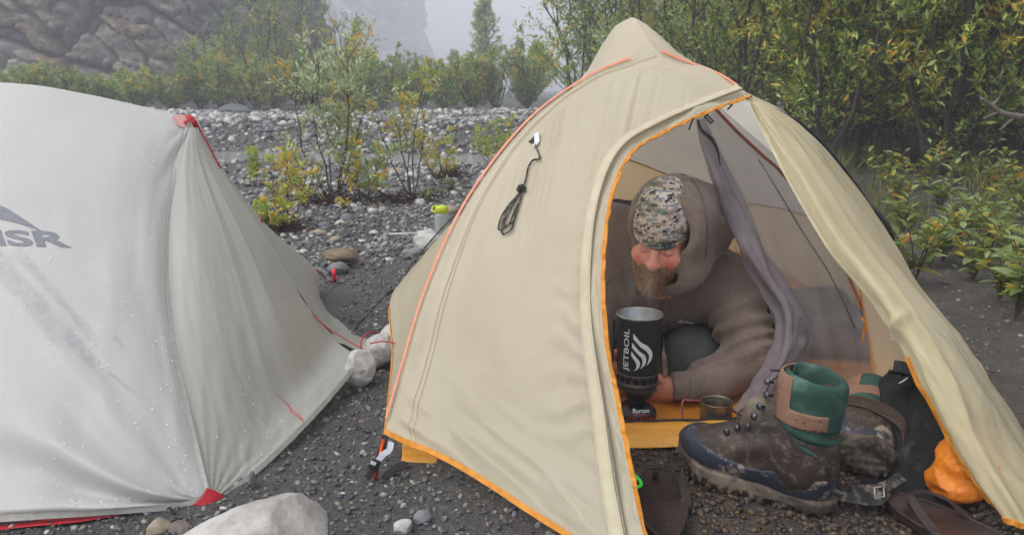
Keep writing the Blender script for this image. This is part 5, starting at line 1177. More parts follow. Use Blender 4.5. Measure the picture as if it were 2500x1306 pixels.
c = W(2040, 850, 2.40); lump('sleeping_bag', 'slate grey bundle seen through the mesh wall on the right', (c[0], c[1], .085), (.15, .16, .07), M_PACKD, 7, 'bundle')

# ================================================================== VEGETATION
def leafmat(name, rough=.45, tr=.35):
    k = NT(name); at = k.n('ShaderNodeAttribute', attribute_name='Col').outputs['Color']
    k.bsdf(at, rough, 0, .35, None, tr, tcol=k.mix(.5, at, k.mix(1.0, at, (1.2, 1.35, .75), 'MULTIPLY'))); return k.m
M_LEAF = leafmat('leaf'); M_BARK = simple('dark wet bark', s(50, 43, 38), s(78, 68, 60), 30, .75, .4, 90); M_TWIG = simple('reddish twig', s(88, 62, 48), s(70, 54, 44), 60, .7)
PAL_WILLOW = [s(148, 168, 84), s(128, 152, 74), s(174, 186, 124), s(106, 130, 64)]; PAL_SILVER = [s(186, 194, 164), s(164, 176, 134), s(204, 208, 184), s(142, 156, 104)]
PAL_YEL = [s(228, 192, 66), s(222, 174, 56), s(206, 192, 84)]; PAL_LIME = [s(166, 184, 84), s(146, 168, 78), s(186, 194, 98)]; PAL_FAR = [s(128, 148, 86), s(108, 130, 76), s(146, 162, 96)]
def unitv(a): return a / np.maximum(np.linalg.norm(a, axis=-1, keepdims=True), 1e-9)
def leaf_vf(p, d, up, L, Wd, simple_=False):
    """p base points, d directions, up approximate normals."""
    sd = unitv(np.cross(d, up)); nn = np.cross(sd, d); L = L[:, None]; Wd = Wd[:, None]
    if simple_:
        V = np.stack((p, p + d * L * .5 - sd * Wd * .5, p + d * L - nn * L * .12, p + d * L * .5 + sd * Wd * .5), 1)
        return V.reshape(-1, 3), np.arange(len(p) * 4).reshape(-1, 4), 4
    m = p + d * L * .48 + nn * L * .02
    V = np.stack((p, m - sd * Wd * .5 + nn * Wd * .16, m, m + sd * Wd * .5 + nn * Wd * .16, p + d * L * .97 - nn * L * .16), 1)
    o = np.arange(len(p))[:, None, None] * 5; F = np.array([(0, 2, 1, 1), (0, 3, 2, 2), (1, 2, 4, 4), (2, 3, 4, 4)])
    return V.reshape(-1, 3), (o + F[None, :, :3]).reshape(-1, 3), 5
def skeleton(base, h, spread, nst, nbr, ntw, rg, lean=(0, 0), low=.15, single=False, taper=1.0):
    st, br = [], []; T0, TD, TL, TB = [], [], [], []
    for i in range(nst):
        a = i / nst * 2 * math.pi + rg.uniform(-.5, .5); r = spread * rg.uniform(.25, 1.0) * (0 if single else 1); hh = h * rg.uniform(.72, 1.0) if not single else h
        top = base + np.array((math.cos(a) * r + lean[0], math.sin(a) * r + lean[1], hh)); b0 = base + np.array((math.cos(a), math.sin(a), 0)) * .06 * spread * (0 if single else 1)
        mid_ = b0 * .5 + top * .5 + np.array((math.cos(a), math.sin(a), 0)) * r * .12 + rg.normal(0, .03 * h, 3)
        P = spline([b0, mid_, top], 9) + np.vstack((np.zeros((1, 3)), rg.normal(0, .012 * h, (8, 3)))); st.append(P)
        for j in range(nbr):
            t = low + (1 - low) * (j + rg.random()) / nbr; q = t * 8; k_ = min(int(q), 7); p = P[k_] * (1 - q + k_) + P[k_ + 1] * (q - k_); td = unit(P[k_ + 1] - P[k_])
            az = rg.uniform(0, 2 * math.pi); o = np.array((math.cos(az), math.sin(az), 0)); ln = h * (.30 - .20 * t * taper) * rg.uniform(.6, 1.25)
            if single: ln = spread * max(1.02 - t, .02) ** .75 * rg.uniform(.75, 1.1) + .03 * h
            dd = unit(td * .55 + o * .8 + np.array((0, 0, .15))); e = p + dd * ln; br.append(np.array([p, p + dd * ln * .5 + np.array((0, 0, .02 * h)), e + np.array((0, 0, .05 * h * .5))]))
            tt = rg.uniform(.1, 1.0, ntw); B = br[-1]; pos = B[0] + (B[2] - B[0]) * tt[:, None]; da = rg.normal(0, 1, (ntw, 3)); td_ = unitv(dd * .7 + unitv(da) * .8 + np.array((0, 0, .25)))
            T0.append(pos); TD.append(td_); TL.append(np.full(ntw, h * .09) * rg.uniform(.5, 1.4, ntw) if not single else np.full(ntw, h * .045) * rg.uniform(.5, 1.4, ntw)); TB.append(np.full(ntw, len(br)))
    return st, br, np.vstack(T0), np.vstack(TD), np.concatenate(TL), np.concatenate(TB)
def plant(name, label, cat, base, h, spread, nst, nbr, ntw, nlf, leaf, pal, yel=.08, seed=0, group=None, stemr=.01, far=False, upl=.35, stem_m=None, parts=('stems', 'foliage'), ypal=None, **kw):
    rg = np.random.default_rng(seed); base = np.asarray(base, float); ypal = np.array(ypal or PAL_YEL)
    st, br, T0, TD, TL, TB = skeleton(base, h, spread, nst, nbr, ntw, rg, **kw); t = thing(name, base, label, cat, group)
    tb = [tube_vf(P, np.linspace(stemr, stemr * .25, len(P)), 4 if far else 5, False) for P in st] + [tube_vf(B, np.linspace(stemr * .40, stemr * .14, 3), 3, False) for B in br]
    if not far: tb += [tube_vf(np.array([a, a + d * l]), stemr * .10, 3, False) for a, d, l in zip(T0[::2], TD[::2], TL[::2])]
    obj(parts[0], *join(tb), stem_m or M_BARK, t)
    n = len(T0); f = (np.arange(nlf) + rg.random((n, nlf))) / nlf; P = (T0[:, None] + TD[:, None] * (TL[:, None] * f)[..., None]).reshape(-1, 3)
    D = unitv(np.repeat(TD, nlf, 0) * .6 + unitv(rg.normal(0, 1, (n * nlf, 3))) * .9 + np.array((0, 0, upl))); up = unitv(rg.normal(0, .55, (n * nlf, 3)) + np.array((0, 0, 1)))
    L = leaf[0] * rg.uniform(.45, 1.35, len(P)); V, F, kv = leaf_vf(P, D, up, L, L * leaf[1], far)
    pal = np.array(pal); ci = rg.integers(0, len(pal), len(P)); c = pal[ci] * rg.uniform(.75, 1.2, (len(P), 1))
    by = rg.random(len(br) + 1) < yel * 1.6; yy = (by[np.repeat(TB, nlf)] & (rg.random(len(P)) < .6)) | (rg.random(len(P)) < yel * .3)
    c[yy] = ypal[rg.integers(0, len(ypal), yy.sum())] * rg.uniform(.7, 1.1, (yy.sum(), 1))
    obj(parts[1], V, F, M_LEAF, t, smooth=False, col=np.repeat(c, kv, 0), kind='stuff'); return t
def GD(px, D):
    p = G(px, 218.5 + FPX * CAM_H / D); p[2] = float(gz(p[0], p[1])) - .01; return p
# ---- willows on the gravel bar behind the tents
plant('willow_shrub', 'tallest silvery willow shrub standing on the gravel bar behind the tents', 'shrub', GD(820, 5.6), 1.10, .30, 6, 8, 5, 9, (.062, .22), PAL_SILVER, .08, 1, stemr=.008, upl=.5, lean=(.02, 0), low=.3)
plant('willow_shrub', 'slim willow shrub with yellow and orange leaves right of the tallest one', 'shrub', GD(1005, 5.9), .90, .30, 5, 6, 4, 7, (.058, .24), PAL_SILVER + PAL_LIME, .22, 2, stemr=.006, upl=.5, low=.3)
plant('willow_shrub', 'low willow bush with brown roots near the beige tent', 'shrub', GD(1075, 6.6), .46, .28, 5, 5, 4, 6, (.05, .24), PAL_LIME, .3, 3, stemr=.005, upl=.5)
plant('willow_shrub', 'small green willow between the river and the beige tent edge', 'shrub', GD(1205, 8.4), .50, .40, 6, 6, 4, 6, (.06, .24), PAL_LIME, .12, 4, stemr=.006, upl=.5)
plant('willow_shrub', 'yellow-leaved shrub with red stems beside the grey tent edge', 'shrub', GD(700, 4.55), .44, .16, 5, 5, 3, 5, (.05, .32), PAL_LIME, .45, 5, stemr=.005, upl=.4, stem_m=M_TWIG)
plant('willow_shrub', 'small leafy plant growing just behind the grey tent seam', 'shrub', GD(668, 4.3), .20, .14, 5, 4, 3, 6, (.046, .32), PAL_LIME, .35, 6, stemr=.004, upl=.4, stem_m=M_TWIG)
plant('willow_shrub', 'thin green sprig left of the yellow shrub', 'shrub', GD(622, 6.4), .32, .06, 3, 5, 3, 6, (.055, .28), PAL_LIME, .05, 7, stemr=.004, upl=.3)
plant('willow_shrub', 'pale sprig between the yellow shrub and the tallest willow', 'shrub', GD(745, 5.2), .42, .16, 5, 5, 3, 6, (.05, .26), PAL_SILVER, .2, 8, stemr=.004, upl=.5)
plant('willow_shrub', 'bushy green willow at the foot of the tallest one', 'shrub', GD(885, 5.5), .44, .26, 6, 6, 4, 6, (.058, .26), PAL_LIME + PAL_SILVER, .12, 9, stemr=.005, upl=.4)
# torn root mats
M_ROOT = simple('brown root mat', s(70, 46, 34), s(44, 30, 24), 40, .9)
def rootmat(label, c, rx, ry, rz, seed):
    rg = np.random.default_rng(seed); c = np.asarray(c); tb = []
    for i in range(150):
        p = c + np.array((rg.normal(0, rx * .5), rg.normal(0, ry * .5), abs(rg.normal(0, rz * .35)))); d = rg.normal(0, 1, 3) * np.array((1, 1, .5)); d /= np.linalg.norm(d); l = rg.uniform(.05, .14); q = p + d * l; q[2] = max(q[2], c[2] - .01)
        tb.append(tube_vf(spline([p, (p + q) / 2 + rg.normal(0, .02, 3), q], 5), np.linspace(.005, .002, 5) * rg.uniform(.6, 1.6), 4, False))
    t = thing('root_mat', c, label, 'roots'); obj('roots', *join(tb), M_ROOT, t, kind='stuff')
rootmat('brown root mat under the tallest willow', GD(805, 5.45), .20, .12, .13, 1); rootmat('long brown root mat under the slim yellow willow', GD(985, 5.5), .30, .12, .10, 2)
rootmat('small brown root clump near the beige tent', GD(1092, 6.9), .14, .08, .13, 3); rootmat('brown roots beside the grey tent edge', GD(690, 4.35), .13, .1, .08, 4)
# a leaf as its own object, for the plants close enough to tell leaves apart
def one_leaf(seed, L=.05, wr=.36):
    rg = np.random.default_rng(seed); t = np.linspace(0, 1, 6); w = L * wr * .5 * np.sin(np.pi * np.clip(t, .02, 1) ** .8) ; z = -.22 * L * t * t
    V = np.vstack([((-w[i], t[i] * L, z[i] + w[i] * .35), (0, t[i] * L, z[i]), (w[i], t[i] * L, z[i] + w[i] * .35)) for i in range(6)])
    return mesh('leaf', V, [(i * 3 + j, i * 3 + j + 1, i * 3 + j + 4, i * 3 + j + 3) for i in range(5) for j in (0, 1)])
def lm(name, a, b):
    k = NT(name); vec = k.coord('Object'); c = k.ramp(k.noise(vec, 60, 3), [(.3, a), (.7, b)]); k.bsdf(c, .42, 0, .4, None, .35, tcol=k.mix(1.0, c, (1.4, 1.3, .7), 'MULTIPLY')); return k.m
LM = [lm('green leaf', s(96, 118, 54), s(116, 134, 66)), lm('pale green leaf', s(128, 146, 92), s(146, 160, 110)), lm('yellowing leaf', s(176, 158, 58), s(148, 146, 60)), lm('orange leaf', s(206, 158, 56), s(186, 130, 44))]
LMESH = []
for i in range(4):
    for m in LM: me = one_leaf(i, .052 + .008 * i, .34 + .03 * i); me.materials.append(m); LMESH.append(me)
def leafy(label, base, h, nst, nlf, seed, yel=.15, spread=.5, size=1.0, group=None, name='leafy_plant', wts=None):
    rg = np.random.default_rng(seed); t = thing(name, base, label, 'plant', group); tb = []; nl = 0
    for i in range(nst):
        a = rg.uniform(0, 2 * math.pi); r = h * spread * rg.uniform(.2, 1); hh = h * rg.uniform(.55, 1); P = spline([(0, 0, 0), (math.cos(a) * r * .35, math.sin(a) * r * .35, hh * .55), (math.cos(a) * r, math.sin(a) * r, hh)], 10); tb.append(tube_vf(P + base, np.linspace(.0035, .0015, 10), 5, False))
        for j in range(nlf):
            q = (.22 + .78 * (j + .5 * rg.random()) / nlf) * 9; k_ = min(int(q), 8); p = P[k_] + (P[k_ + 1] - P[k_]) * (q - k_); az = j * 2.4 + rg.uniform(-.4, .4) + a
            m = rg.choice(4, p=[.55 * (1 - yel), .45 * (1 - yel), yel * .85, yel * .15]); o = bpy.data.objects.new('leaf', LMESH[rg.integers(0, 4) * 4 + m]); COL.objects.link(o); o.parent = t; o.location = tuple(p)
            o.rotation_euler = (R(rg.uniform(5, 55)), R(rg.uniform(-25, 25)), az); sc_ = size * rg.uniform(.7, 1.35) * (1.0 - .25 * (j / nlf)); o.scale = (sc_,) * 3
    obj('stem', *join(tb), M_TWIG, t); return t
FG = [(2478, 775, .36, 6, 9, 'lowest leafy plant at the right edge of the frame'), (2440, 735, .24, 4, 7, 'leafy plant just above the lowest one on the right'), (2230, 700, .36, 4, 9, 'upright leafy plant close beside the beige tent door'), (2375, 690, .16, 3, 6, 'small seedling on bare soil right of the tent'),
      (2460, 640, .34, 6, 9, 'bushy leafy plant halfway up the right edge'), (2300, 640, .22, 4, 7, 'low leafy plant behind the upright one by the tent'), (2205, 585, .30, 4, 8, 'grey-green leafy plant peeping past the black tent strap'), (2380, 590, .30, 5, 8, 'leafy plant in the grass between soil and thicket'),
      (2290, 545, .30, 5, 8, 'leafy plant at the thicket foot right of the strap'), (2480, 560, .40, 6, 9, 'tall leafy plant at the thicket foot by the right edge'), (2420, 520, .36, 5, 8, 'leafy plant deep in the grass under the thicket'), (2160, 505, .34, 5, 8, 'pale leafy plant touching the tent silhouette on the right'),
      (2335, 615, .26, 5, 8, 'leafy plant in the middle of the right-hand clearing'), (2420, 610, .30, 5, 8, 'leafy plant left of the bushy one halfway up the right edge'), (2490, 690, .34, 6, 9, 'leafy plant between the lowest and the bushy one at the right edge'), (2250, 505, .34, 6, 8, 'leafy plant under the dark thicket gap'),
      (2340, 500, .36, 6, 8, 'leafy plant at the foot of the thicket below the orange leaves'), (2270, 655, .20, 4, 7, 'short leafy plant right beside the upright one by the tent'), (2400, 655, .22, 4, 7, 'short leafy plant left of the seedling on bare soil'), (2185, 540, .32, 5, 8, 'leafy plant squeezed between tent strap and thicket')]
for i, (x, y, h, ns, nl, lb) in enumerate(FG):
    p = G(x, y); p[2] = float(gz(p[0], p[1])); leafy(lb, p, h, ns + 2, nl + 3, 50 + i, .16 + .1 * (i % 3 == 0), .6, 1.15, 'leafy plants right of the beige tent')
leafy('yellow-leaved seedling on the gravel below the willow roots', GD(842, 5.15) , .10, 4, 5, 90, .95, 1.1, 1.1, name='seedling'); leafy('green seedling at the end of the long root mat', GD(1045, 5.5), .12, 4, 5, 91, .1, 1.0, 1.0, name='seedling'); leafy('pale green sprig on the gravel right of the root clump', GD(1108, 6.2), .10, 4, 5, 92, .1, 1.1, .9, name='seedling')
# grass under the thicket
rg = np.random.default_rng(77); n = 26000; gx_ = rg.uniform(1.5, 6.5, n); gy_ = rg.uniform(3.6, 8.5, n); ok = (gy_ > 3.7 + .35 * rg.random(n)) & (n2(gx_ * 1.5, gy_ * 1.5, 4) > -.25) & (gx_ > .38 * gy_); gx_, gy_ = gx_[ok], gy_[ok]; n = len(gx_)
P = np.stack((gx_, gy_, gz(gx_, gy_)), -1); D = unitv(rg.normal(0, .35, (n, 3)) + np.array((0, 0, 1))); L = rg.uniform(.08, .30, n) * (.5 + .5 * sstep(4, 5.5, gy_)); V, F, kv = leaf_vf(P, D, unitv(rg.normal(0, 1, (n, 3))), L, np.full(n, .006), True)
c = np.array([s(104, 114, 56), s(132, 128, 66), s(150, 138, 84), s(84, 98, 46)])[rg.integers(0, 4, n)] * rg.uniform(.7, 1.1, (n, 1)); obj('grass', V, F, M_LEAF, smooth=False, col=np.repeat(c, 4, 0), kind='stuff', label='green and straw coloured grass below the thicket')
# ---- thicket on the right, four ranks
ranks = [(6.1, range(2000, 2760, 84), 2.2, .80, (8, 12, 8, 12), (.070, .29), 0), (7.9, range(1800, 2720, 88), 2.9, .9, (8, 12, 8, 11), (.072, .24), 1), (10.5, range(1570, 2560, 84), 3.4, 1.0, (7, 11, 8, 9), (.090, .24), 2), (14.5, range(1395, 2300, 86), 4.1, 1.25, (7, 11, 8, 10), (.115, .28), 3)]
WHERE = ['in the nearest rank of the thicket', 'in the second rank of the thicket', 'in the third rank of the thicket', 'in the farthest rank of the thicket']
def ordinal(n):
    ones = ['', 'first', 'second', 'third', 'fourth', 'fifth', 'sixth', 'seventh', 'eighth', 'ninth', 'tenth', 'eleventh', 'twelfth', 'thirteenth', 'fourteenth', 'fifteenth', 'sixteenth', 'seventeenth', 'eighteenth', 'nineteenth']
    if n < 20: return ones[n]
    t, o = divmod(n, 10); return ['', '', 'twentieth', 'thirtieth', 'fortieth', 'fiftieth', 'sixtieth'][t] if o == 0 else ['', '', 'twenty', 'thirty', 'forty', 'fifty', 'sixty'][t] + '-' + ones[o]
rg = np.random.default_rng(21); PALS = [(PAL_WILLOW + PAL_LIME, 'green'), (PAL_WILLOW, 'dark green'), (PAL_SILVER[:2] + PAL_WILLOW, 'grey-green'), (PAL_LIME + PAL_WILLOW[:2], 'yellow-green')]
ORD = ['first', 'second', 'third', 'fourth', 'fifth', 'sixth', 'seventh', 'eighth', 'ninth', 'tenth', 'eleventh', 'twelfth', 'thirteenth', 'fourteenth']
for D0, pxs, h, sp, cnt, lf, ri in ranks:
    for i, px in enumerate(pxs):
        pl_, cn = PALS[(i * 3 + ri) % 4] if ri else PALS[(i % 2) * 3]
        yl = (.20 if px > 2200 else .10) if ri == 0 else .09
        plant('willow_bush', f'{cn} willow bush, {ORD[i]} from left {WHERE[ri]}', 'bush', GD(px + rg.uniform(-25, 25), D0 * rg.uniform(.93, 1.08)), h * rg.uniform(.88, 1.1), sp * rg.uniform(.85, 1.1), *cnt, lf, pl_, yl, 300 + ri * 40 + i, 'right thicket of willows', stemr=.022, far=ri > 1, upl=.25, low=.04 if ri else .10)
# fallen grey branch sticking out at the right edge
BR = spline([W(2560, 300, 5.2), W(2500, 288, 5.0), W(2450, 278, 4.9), W(2415, 255, 4.85), W(2395, 240, 4.8)], 24); db = thing('dead_branch', BR[0] * (1, 1, 0), 'bare grey dead branch reaching in from the right edge', 'branch')
M_DEAD = simple('grey dead wood', s(126, 118, 112), s(96, 88, 84), 30, .8, .4, 80); tube('limb', BR, np.linspace(.030, .008, 24), M_DEAD, db, 8)
for a, b in ((8, (2440, 318)), (13, (2400, 290)), (16, (2440, 238))): tube('twig', spline([BR[a], W(*b, 4.85)], 8), np.linspace(.010, .003, 8), M_DEAD, db, 6)
# ---- bushes on the far bank and below the cliff
far_ = []
rg = np.random.default_rng(31)
for px in range(-40, 1345, 66): far_.append((px + rg.uniform(-15, 15), rg.uniform(16.8, 18.4), rg.uniform(.75, 1.4) * (1 if px > 470 else .66), .62, 'in the front row of the far bank'))
for px in range(-60, 1340, 74): far_.append((px + rg.uniform(-20, 20), rg.uniform(19.5, 22.5), rg.uniform(1.1, 1.85) * (.5 if px < 470 else .72 if px > 1040 else 1.0), .85, 'in the back row of the far bank'))
for px in range(-40, 560, 95): far_.append((px, rg.uniform(25, 27), rg.uniform(.6, 1.1), .8, 'at the cliff foot'))
CN = ['green', 'dull green', 'olive green', 'grey-green']
cnts = {}
for i, (px, D_, h, sp, wh) in enumerate(far_):
    n_ = cnts.get(wh, 0); cnts[wh] = n_ + 1; nm = ordinal(n_ + 1)
    plant('river_bush', f'{CN[i % 4]} bush {wh}, {nm} from the left', 'bush', GD(px, D_), h, sp, 8, 9, 6, 8, (.085, .36), [PAL_FAR, PAL_WILLOW, PAL_FAR + PAL_LIME, PAL_SILVER[1:2] + PAL_FAR][i % 4], .10 if 'cliff' not in wh else .2, 600 + i, 'willow bushes on the far bank', stemr=.016, far=True, upl=.2, low=.03)
for i, (px, D_, h, sp, lb) in enumerate([(655, 20.5, 2.75, .85, 'tall loose willow tree left of the fog gap, its top near the cliff edge'), (735, 21.5, 3.0, .9, 'tallest willow tree on the far bank'), (860, 20.5, 2.45, .8, 'rounded willow tree with bare top twigs behind the gravel bar'), (590, 22.5, 2.5, .9, 'willow tree against the foot of the cliff'), (500, 23.5, 2.0, .8, 'short willow tree below the ochre cliff band')]):
    plant('willow_tree', lb, 'tree', GD(px, D_), h, sp, 6, 11, 6, 8, (.09, .34), PAL_FAR, .08, 700 + i, 'willow trees on the far bank', stemr=.035, far=True, upl=.2, low=.05, parts=('trunk', 'crown'))
for i, (px, D_, h, sp, lb) in enumerate([(1185, 33, 4.0, 1.15, 'tall narrow pale green poplar fading in the fog'), (1268, 40, 2.8, .55, 'faint narrow spruce in the fog right of the poplar'), (1110, 44, 2.4, .6, 'faint small tree in the fog left of the poplar'), (1310, 30, 2.0, .8, 'hazy bushy tree beside the beige tent peak')]):
    plant('poplar_tree', lb, 'tree', GD(px, D_), h, sp, 1, 150, 6, 8, (.12, .5), [[s(176, 192, 110), s(158, 178, 96)], PAL_FAR, PAL_FAR, PAL_LIME][i], .02, 720 + i, None, stemr=.06, far=True, upl=.2, low=.06, single=True, parts=('trunk', 'crown'))

# ================================================================== STONES
import bmesh
def ico(sub):
    bm = bmesh.new(); bmesh.ops.create_icosphere(bm, subdivisions=sub, radius=1); bm.verts.ensure_lookup_table()
    v = np.array([q.co[:] for q in bm.verts]); f = np.array([[w.index for w in q.verts] for q in bm.faces]); bm.free(); return v, f
ICO1, ICO2, ICO4 = ico(1), ico(2), ico(5)
def stonemat(name, attr=False, a=None, b=None, rough=.6, spots=True):
    k = NT(name); vec = k.coord('Object'); n1 = k.noise(vec, 40, 5, .65)
    if attr: c = k.mix(1.0, k.n('ShaderNodeAttribute', attribute_name='Col').outputs['Color'], k.ramp(n1, [(.3, .7), (.7, 1.15)]), 'MULTIPLY')
    else: c = k.ramp(n1, [(.3, a), (.7, b)])
    k.bsdf(c, rough, 0, .4, k.bump(n1, .3, .01)); return k.m
M_PEB = stonemat('wet pebbles', True, rough=.45)
GPAL = np.array([s(92, 92, 94), s(76, 77, 80), s(110, 111, 114), s(62, 61, 62), s(132, 131, 128), s(98, 92, 84), s(118, 106, 92), s(170, 168, 162)])
def gravel(name, label, n, xr, yr, r0, r1, pw, seed, pal_w, keep=None, flat=(.35, .75), bright=1.0, sink=.35, tint=(1, 1, 1)):
    rg = np.random.default_rng(seed); x = rg.uniform(*xr, n); y = rg.uniform(*yr, n)
    if keep is not None: k_ = keep(x, y, rg); x, y = x[k_], y[k_]
    n = len(x); r = r0 + (r1 - r0) * rg.random(n) ** pw; v0, f0 = ICO1
    sc = np.stack((rg.uniform(.7, 1.35, n), rg.uniform(.6, 1.0, n), rg.uniform(*flat, n)), -1) * r[:, None]; a = rg.uniform(0, 2 * math.pi, n); tl_ = rg.normal(0, .25, (n, 2))
    V = v0[None] * (1 + .22 * (_hash(np.arange(len(v0))[None] + 0 * x[:, None].astype(int), np.arange(n)[:, None], np.zeros((n, len(v0)), int), seed) - .5))[..., None] * sc[:, None]
    V[..., 2] += V[..., 0] * tl_[:, :1] + V[..., 1] * tl_[:, 1:]
    X = V[..., 0] * np.cos(a)[:, None] - V[..., 1] * np.sin(a)[:, None] + x[:, None]; Y = V[..., 0] * np.sin(a)[:, None] + V[..., 1] * np.cos(a)[:, None] + y[:, None]
    Z = V[..., 2] + (gz(x, y) + sc[:, 2] * (1 - 2 * sink))[:, None]; V = np.stack((X, Y, Z), -1).reshape(-1, 3)
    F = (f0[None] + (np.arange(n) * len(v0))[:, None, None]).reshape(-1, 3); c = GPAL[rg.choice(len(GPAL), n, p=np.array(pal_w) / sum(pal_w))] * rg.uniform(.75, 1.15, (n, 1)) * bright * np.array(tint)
    return obj(name, V, F, M_PEB, smooth=True, col=np.repeat(c, len(v0), 0), kind='stuff', label=label)
def clear(x, y): return ~((x > -.25) & (x < 1.15) & (y > 1.5) & (y < 4.2)) & ~((x < -.62) & (y > 1.5) & (y < 3.1))
gravel('gravel', 'fine wet gravel between the two tents', 26000, (-1.1, .45), (1.15, 3.4), .0018, .0095, 3.2, 1, (5, 5, 4, 4, 2.5, 3, 2, .8), lambda x, y, g: (clear(x, y) | ((x > -.25) & (y < 1.56))) & (x < .12 + .12 * g.random(len(x))))
gravel('gravel', 'fine gravel on the soil right of the beige tent', 14000, (.25, 3.0), (1.15, 4.6), .0016, .0075, 4.0, 2, (4, 4, 3, 4, 2, 4, 3, .7), lambda x, y, g: (x > 1.0 + .25 * (y - 2)) | ((y < 1.75) & (g.random(len(x)) < .12)))
gravel('gravel', 'scattered gravel on the flat below the thicket', 7000, (1.1, 7.0), (1.0, 8.0), .003, .016, 3.0, 12, (4, 4, 3, 3, 2, 3, 2, 1.2), lambda x, y, g: (x > 1.15 + .1 * y))
gravel('gravel', 'grey pebbles of the gravel bar behind the tents', 18000, (-2.6, .5), (3.0, 6.2), .004, .024, 2.6, 3, (5, 3, 5, 2.0, 6, 2.0, 1.5, 4.5), lambda x, y, g: (n2(x * .9, y * 1.3, 31) > -.30 + .5 * (y < 3.5) * g.random(len(x))) & ~((x > -.42) & (y < 4.3)))
gravel('gravel', 'grey stones on the near river shore', 9000, (-5.5, 1.6), (6.0, 9.9), .008, .045, 2.6, 4, (4, 3, 5, 2, 6, 1.5, 1, 5), lambda x, y, g: n2(x * .8, y * 1.4, 33) > -.25 - .4 * (y > 8), bright=1.25)
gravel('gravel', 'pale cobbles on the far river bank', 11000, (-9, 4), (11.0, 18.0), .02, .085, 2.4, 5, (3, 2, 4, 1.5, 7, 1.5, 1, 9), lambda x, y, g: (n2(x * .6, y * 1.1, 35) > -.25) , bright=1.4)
gravel('gravel', 'grey cobbles on the cut bank above the river', 6000, (-8, 3), (10.7, 13.2), .015, .060, 2.4, 15, (5, 4, 5, 2, 5, 1.5, 1, 4), None, bright=1.2)
# countable river stones: copies of a few shapes
rg = np.random.default_rng(9); SM = [stonemat('pale river stone', a=s(158, 157, 154), b=s(196, 195, 192)), stonemat('grey river stone', a=s(96, 98, 102), b=s(124, 125, 127)), stonemat('tan river stone', a=s(132, 118, 100), b=s(158, 144, 126))]
SME = []
for i in range(5):
    v, f = ICO2; w = v * (1 + .16 * fbm(v * 1.3 + i * 7, 3, i)[:, None]) * np.array((1, .78, .55 + .05 * i))
    for m in SM: me = mesh('stone', w, f); me.materials.append(m); SME.append((me, SM.index(m)))
LBS = [('rounded pale river stone on the gravel bar behind the tents', 'pale stones on the gravel bar'), ('rounded grey river stone on the gravel bar behind the tents', 'grey stones on the gravel bar'), ('rounded tan river stone on the gravel bar behind the tents', 'tan stones on the gravel bar')]
n = 0; STN = []
while n < 130:
    D_ = rg.uniform(3.1, 8.0); px = rg.uniform(560, 1260); p = GD(px, D_)
    if (p[0] > -.40 and p[1] < 4.4) or (p[0] < -.7 and p[1] < 3.4): continue
    me, ki = SME[rg.integers(0, 15)]; o = bpy.data.objects.new('stone', me); COL.objects.link(o); r = rg.uniform(.018, .05) * (1 + (rg.random() < .12) * .7); o.scale = (r * rg.uniform(.9, 1.3), r, r * rg.uniform(.8, 1.1)); o.rotation_euler = (rg.normal(0, .15), rg.normal(0, .15), rg.uniform(0, 6.28)); o.location = (p[0], p[1], p[2] + r * .22)
    tag(o, LBS[ki][0], 'stone', LBS[ki][1]); n += 1; STN.append((float(proj(p)[0]), ki, o, 0))
for i in range(70):
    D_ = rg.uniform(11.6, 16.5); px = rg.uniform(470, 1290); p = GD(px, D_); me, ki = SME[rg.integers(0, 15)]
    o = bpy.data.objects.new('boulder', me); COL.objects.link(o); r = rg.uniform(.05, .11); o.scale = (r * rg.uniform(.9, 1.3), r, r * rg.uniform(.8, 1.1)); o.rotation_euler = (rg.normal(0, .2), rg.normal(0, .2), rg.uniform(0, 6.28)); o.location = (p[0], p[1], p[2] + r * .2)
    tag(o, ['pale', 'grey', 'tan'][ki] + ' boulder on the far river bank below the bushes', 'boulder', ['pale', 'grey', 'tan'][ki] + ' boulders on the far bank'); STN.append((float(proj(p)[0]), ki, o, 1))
cn_ = {}
for x_, ki, o, fb in sorted(STN, key=lambda q: q[0]):
    w_ = ['pale', 'grey', 'tan'][ki]; cn_[(ki, fb)] = cn_.get((ki, fb), 0) + 1
    o['label'] = f"{w_} boulder on the far bank, {ordinal(cn_[(ki, fb)])} {w_} one from the left" if fb else f"rounded {w_} river stone on the gravel bar, {ordinal(cn_[(ki, fb)])} {w_} one from the left"
gravel('soil_clods', 'brown clods and grit on the trodden soil in the vestibule', 9000, (.18, 1.15), (1.2, 1.78), .0018, .010, 3.0, 8, (0, 0, 0, 1, 0, 5, 2, .10), None, (.5, .9), .46, tint=(1.0, .80, .64))
# particular rocks
def rock(name, label, c, rad, seed, m, cuts=14, rz=0, tilt=(0, 0), rough=.05, cat='rock', depth=.66):
    rg = np.random.default_rng(seed); v, f = ICO4; v = v.copy(); 
    for i in range(cuts):
        n_ = unit(rg.normal(0, 1, 3)); lim = depth + (.20 if depth > .5 else .45) * rg.random(); dd = v @ n_; v = v - np.maximum(dd - lim, 0)[:, None] * n_ * .92
    v = v * (1 + .07 * fbm(v * 1.1 + seed, 2, seed)[:, None] + rough * .5 * fbm(v * 4 + seed, 3, seed + 1)[:, None] + .010 * fbm(v * 16 + seed, 3, seed + 2)[:, None]); v = v * np.asarray(rad)
    v = v @ (rot('Z', rz) @ rot('X', tilt[0]) @ rot('Y', tilt[1])).T + np.asarray(c); return obj(name, v, f, m, label=label, cat=cat)
k = NT('white quartz-veined limestone'); vec = k.coord('Object'); n1 = k.noise(vec, 9, 6, .65); n2_ = k.noise(vec, 26, 5, .6); vv = k.n('ShaderNodeTexVoronoi'); vv.inputs['Scale'].default_value = 11; k.l(vec, vv.inputs['Vector'])
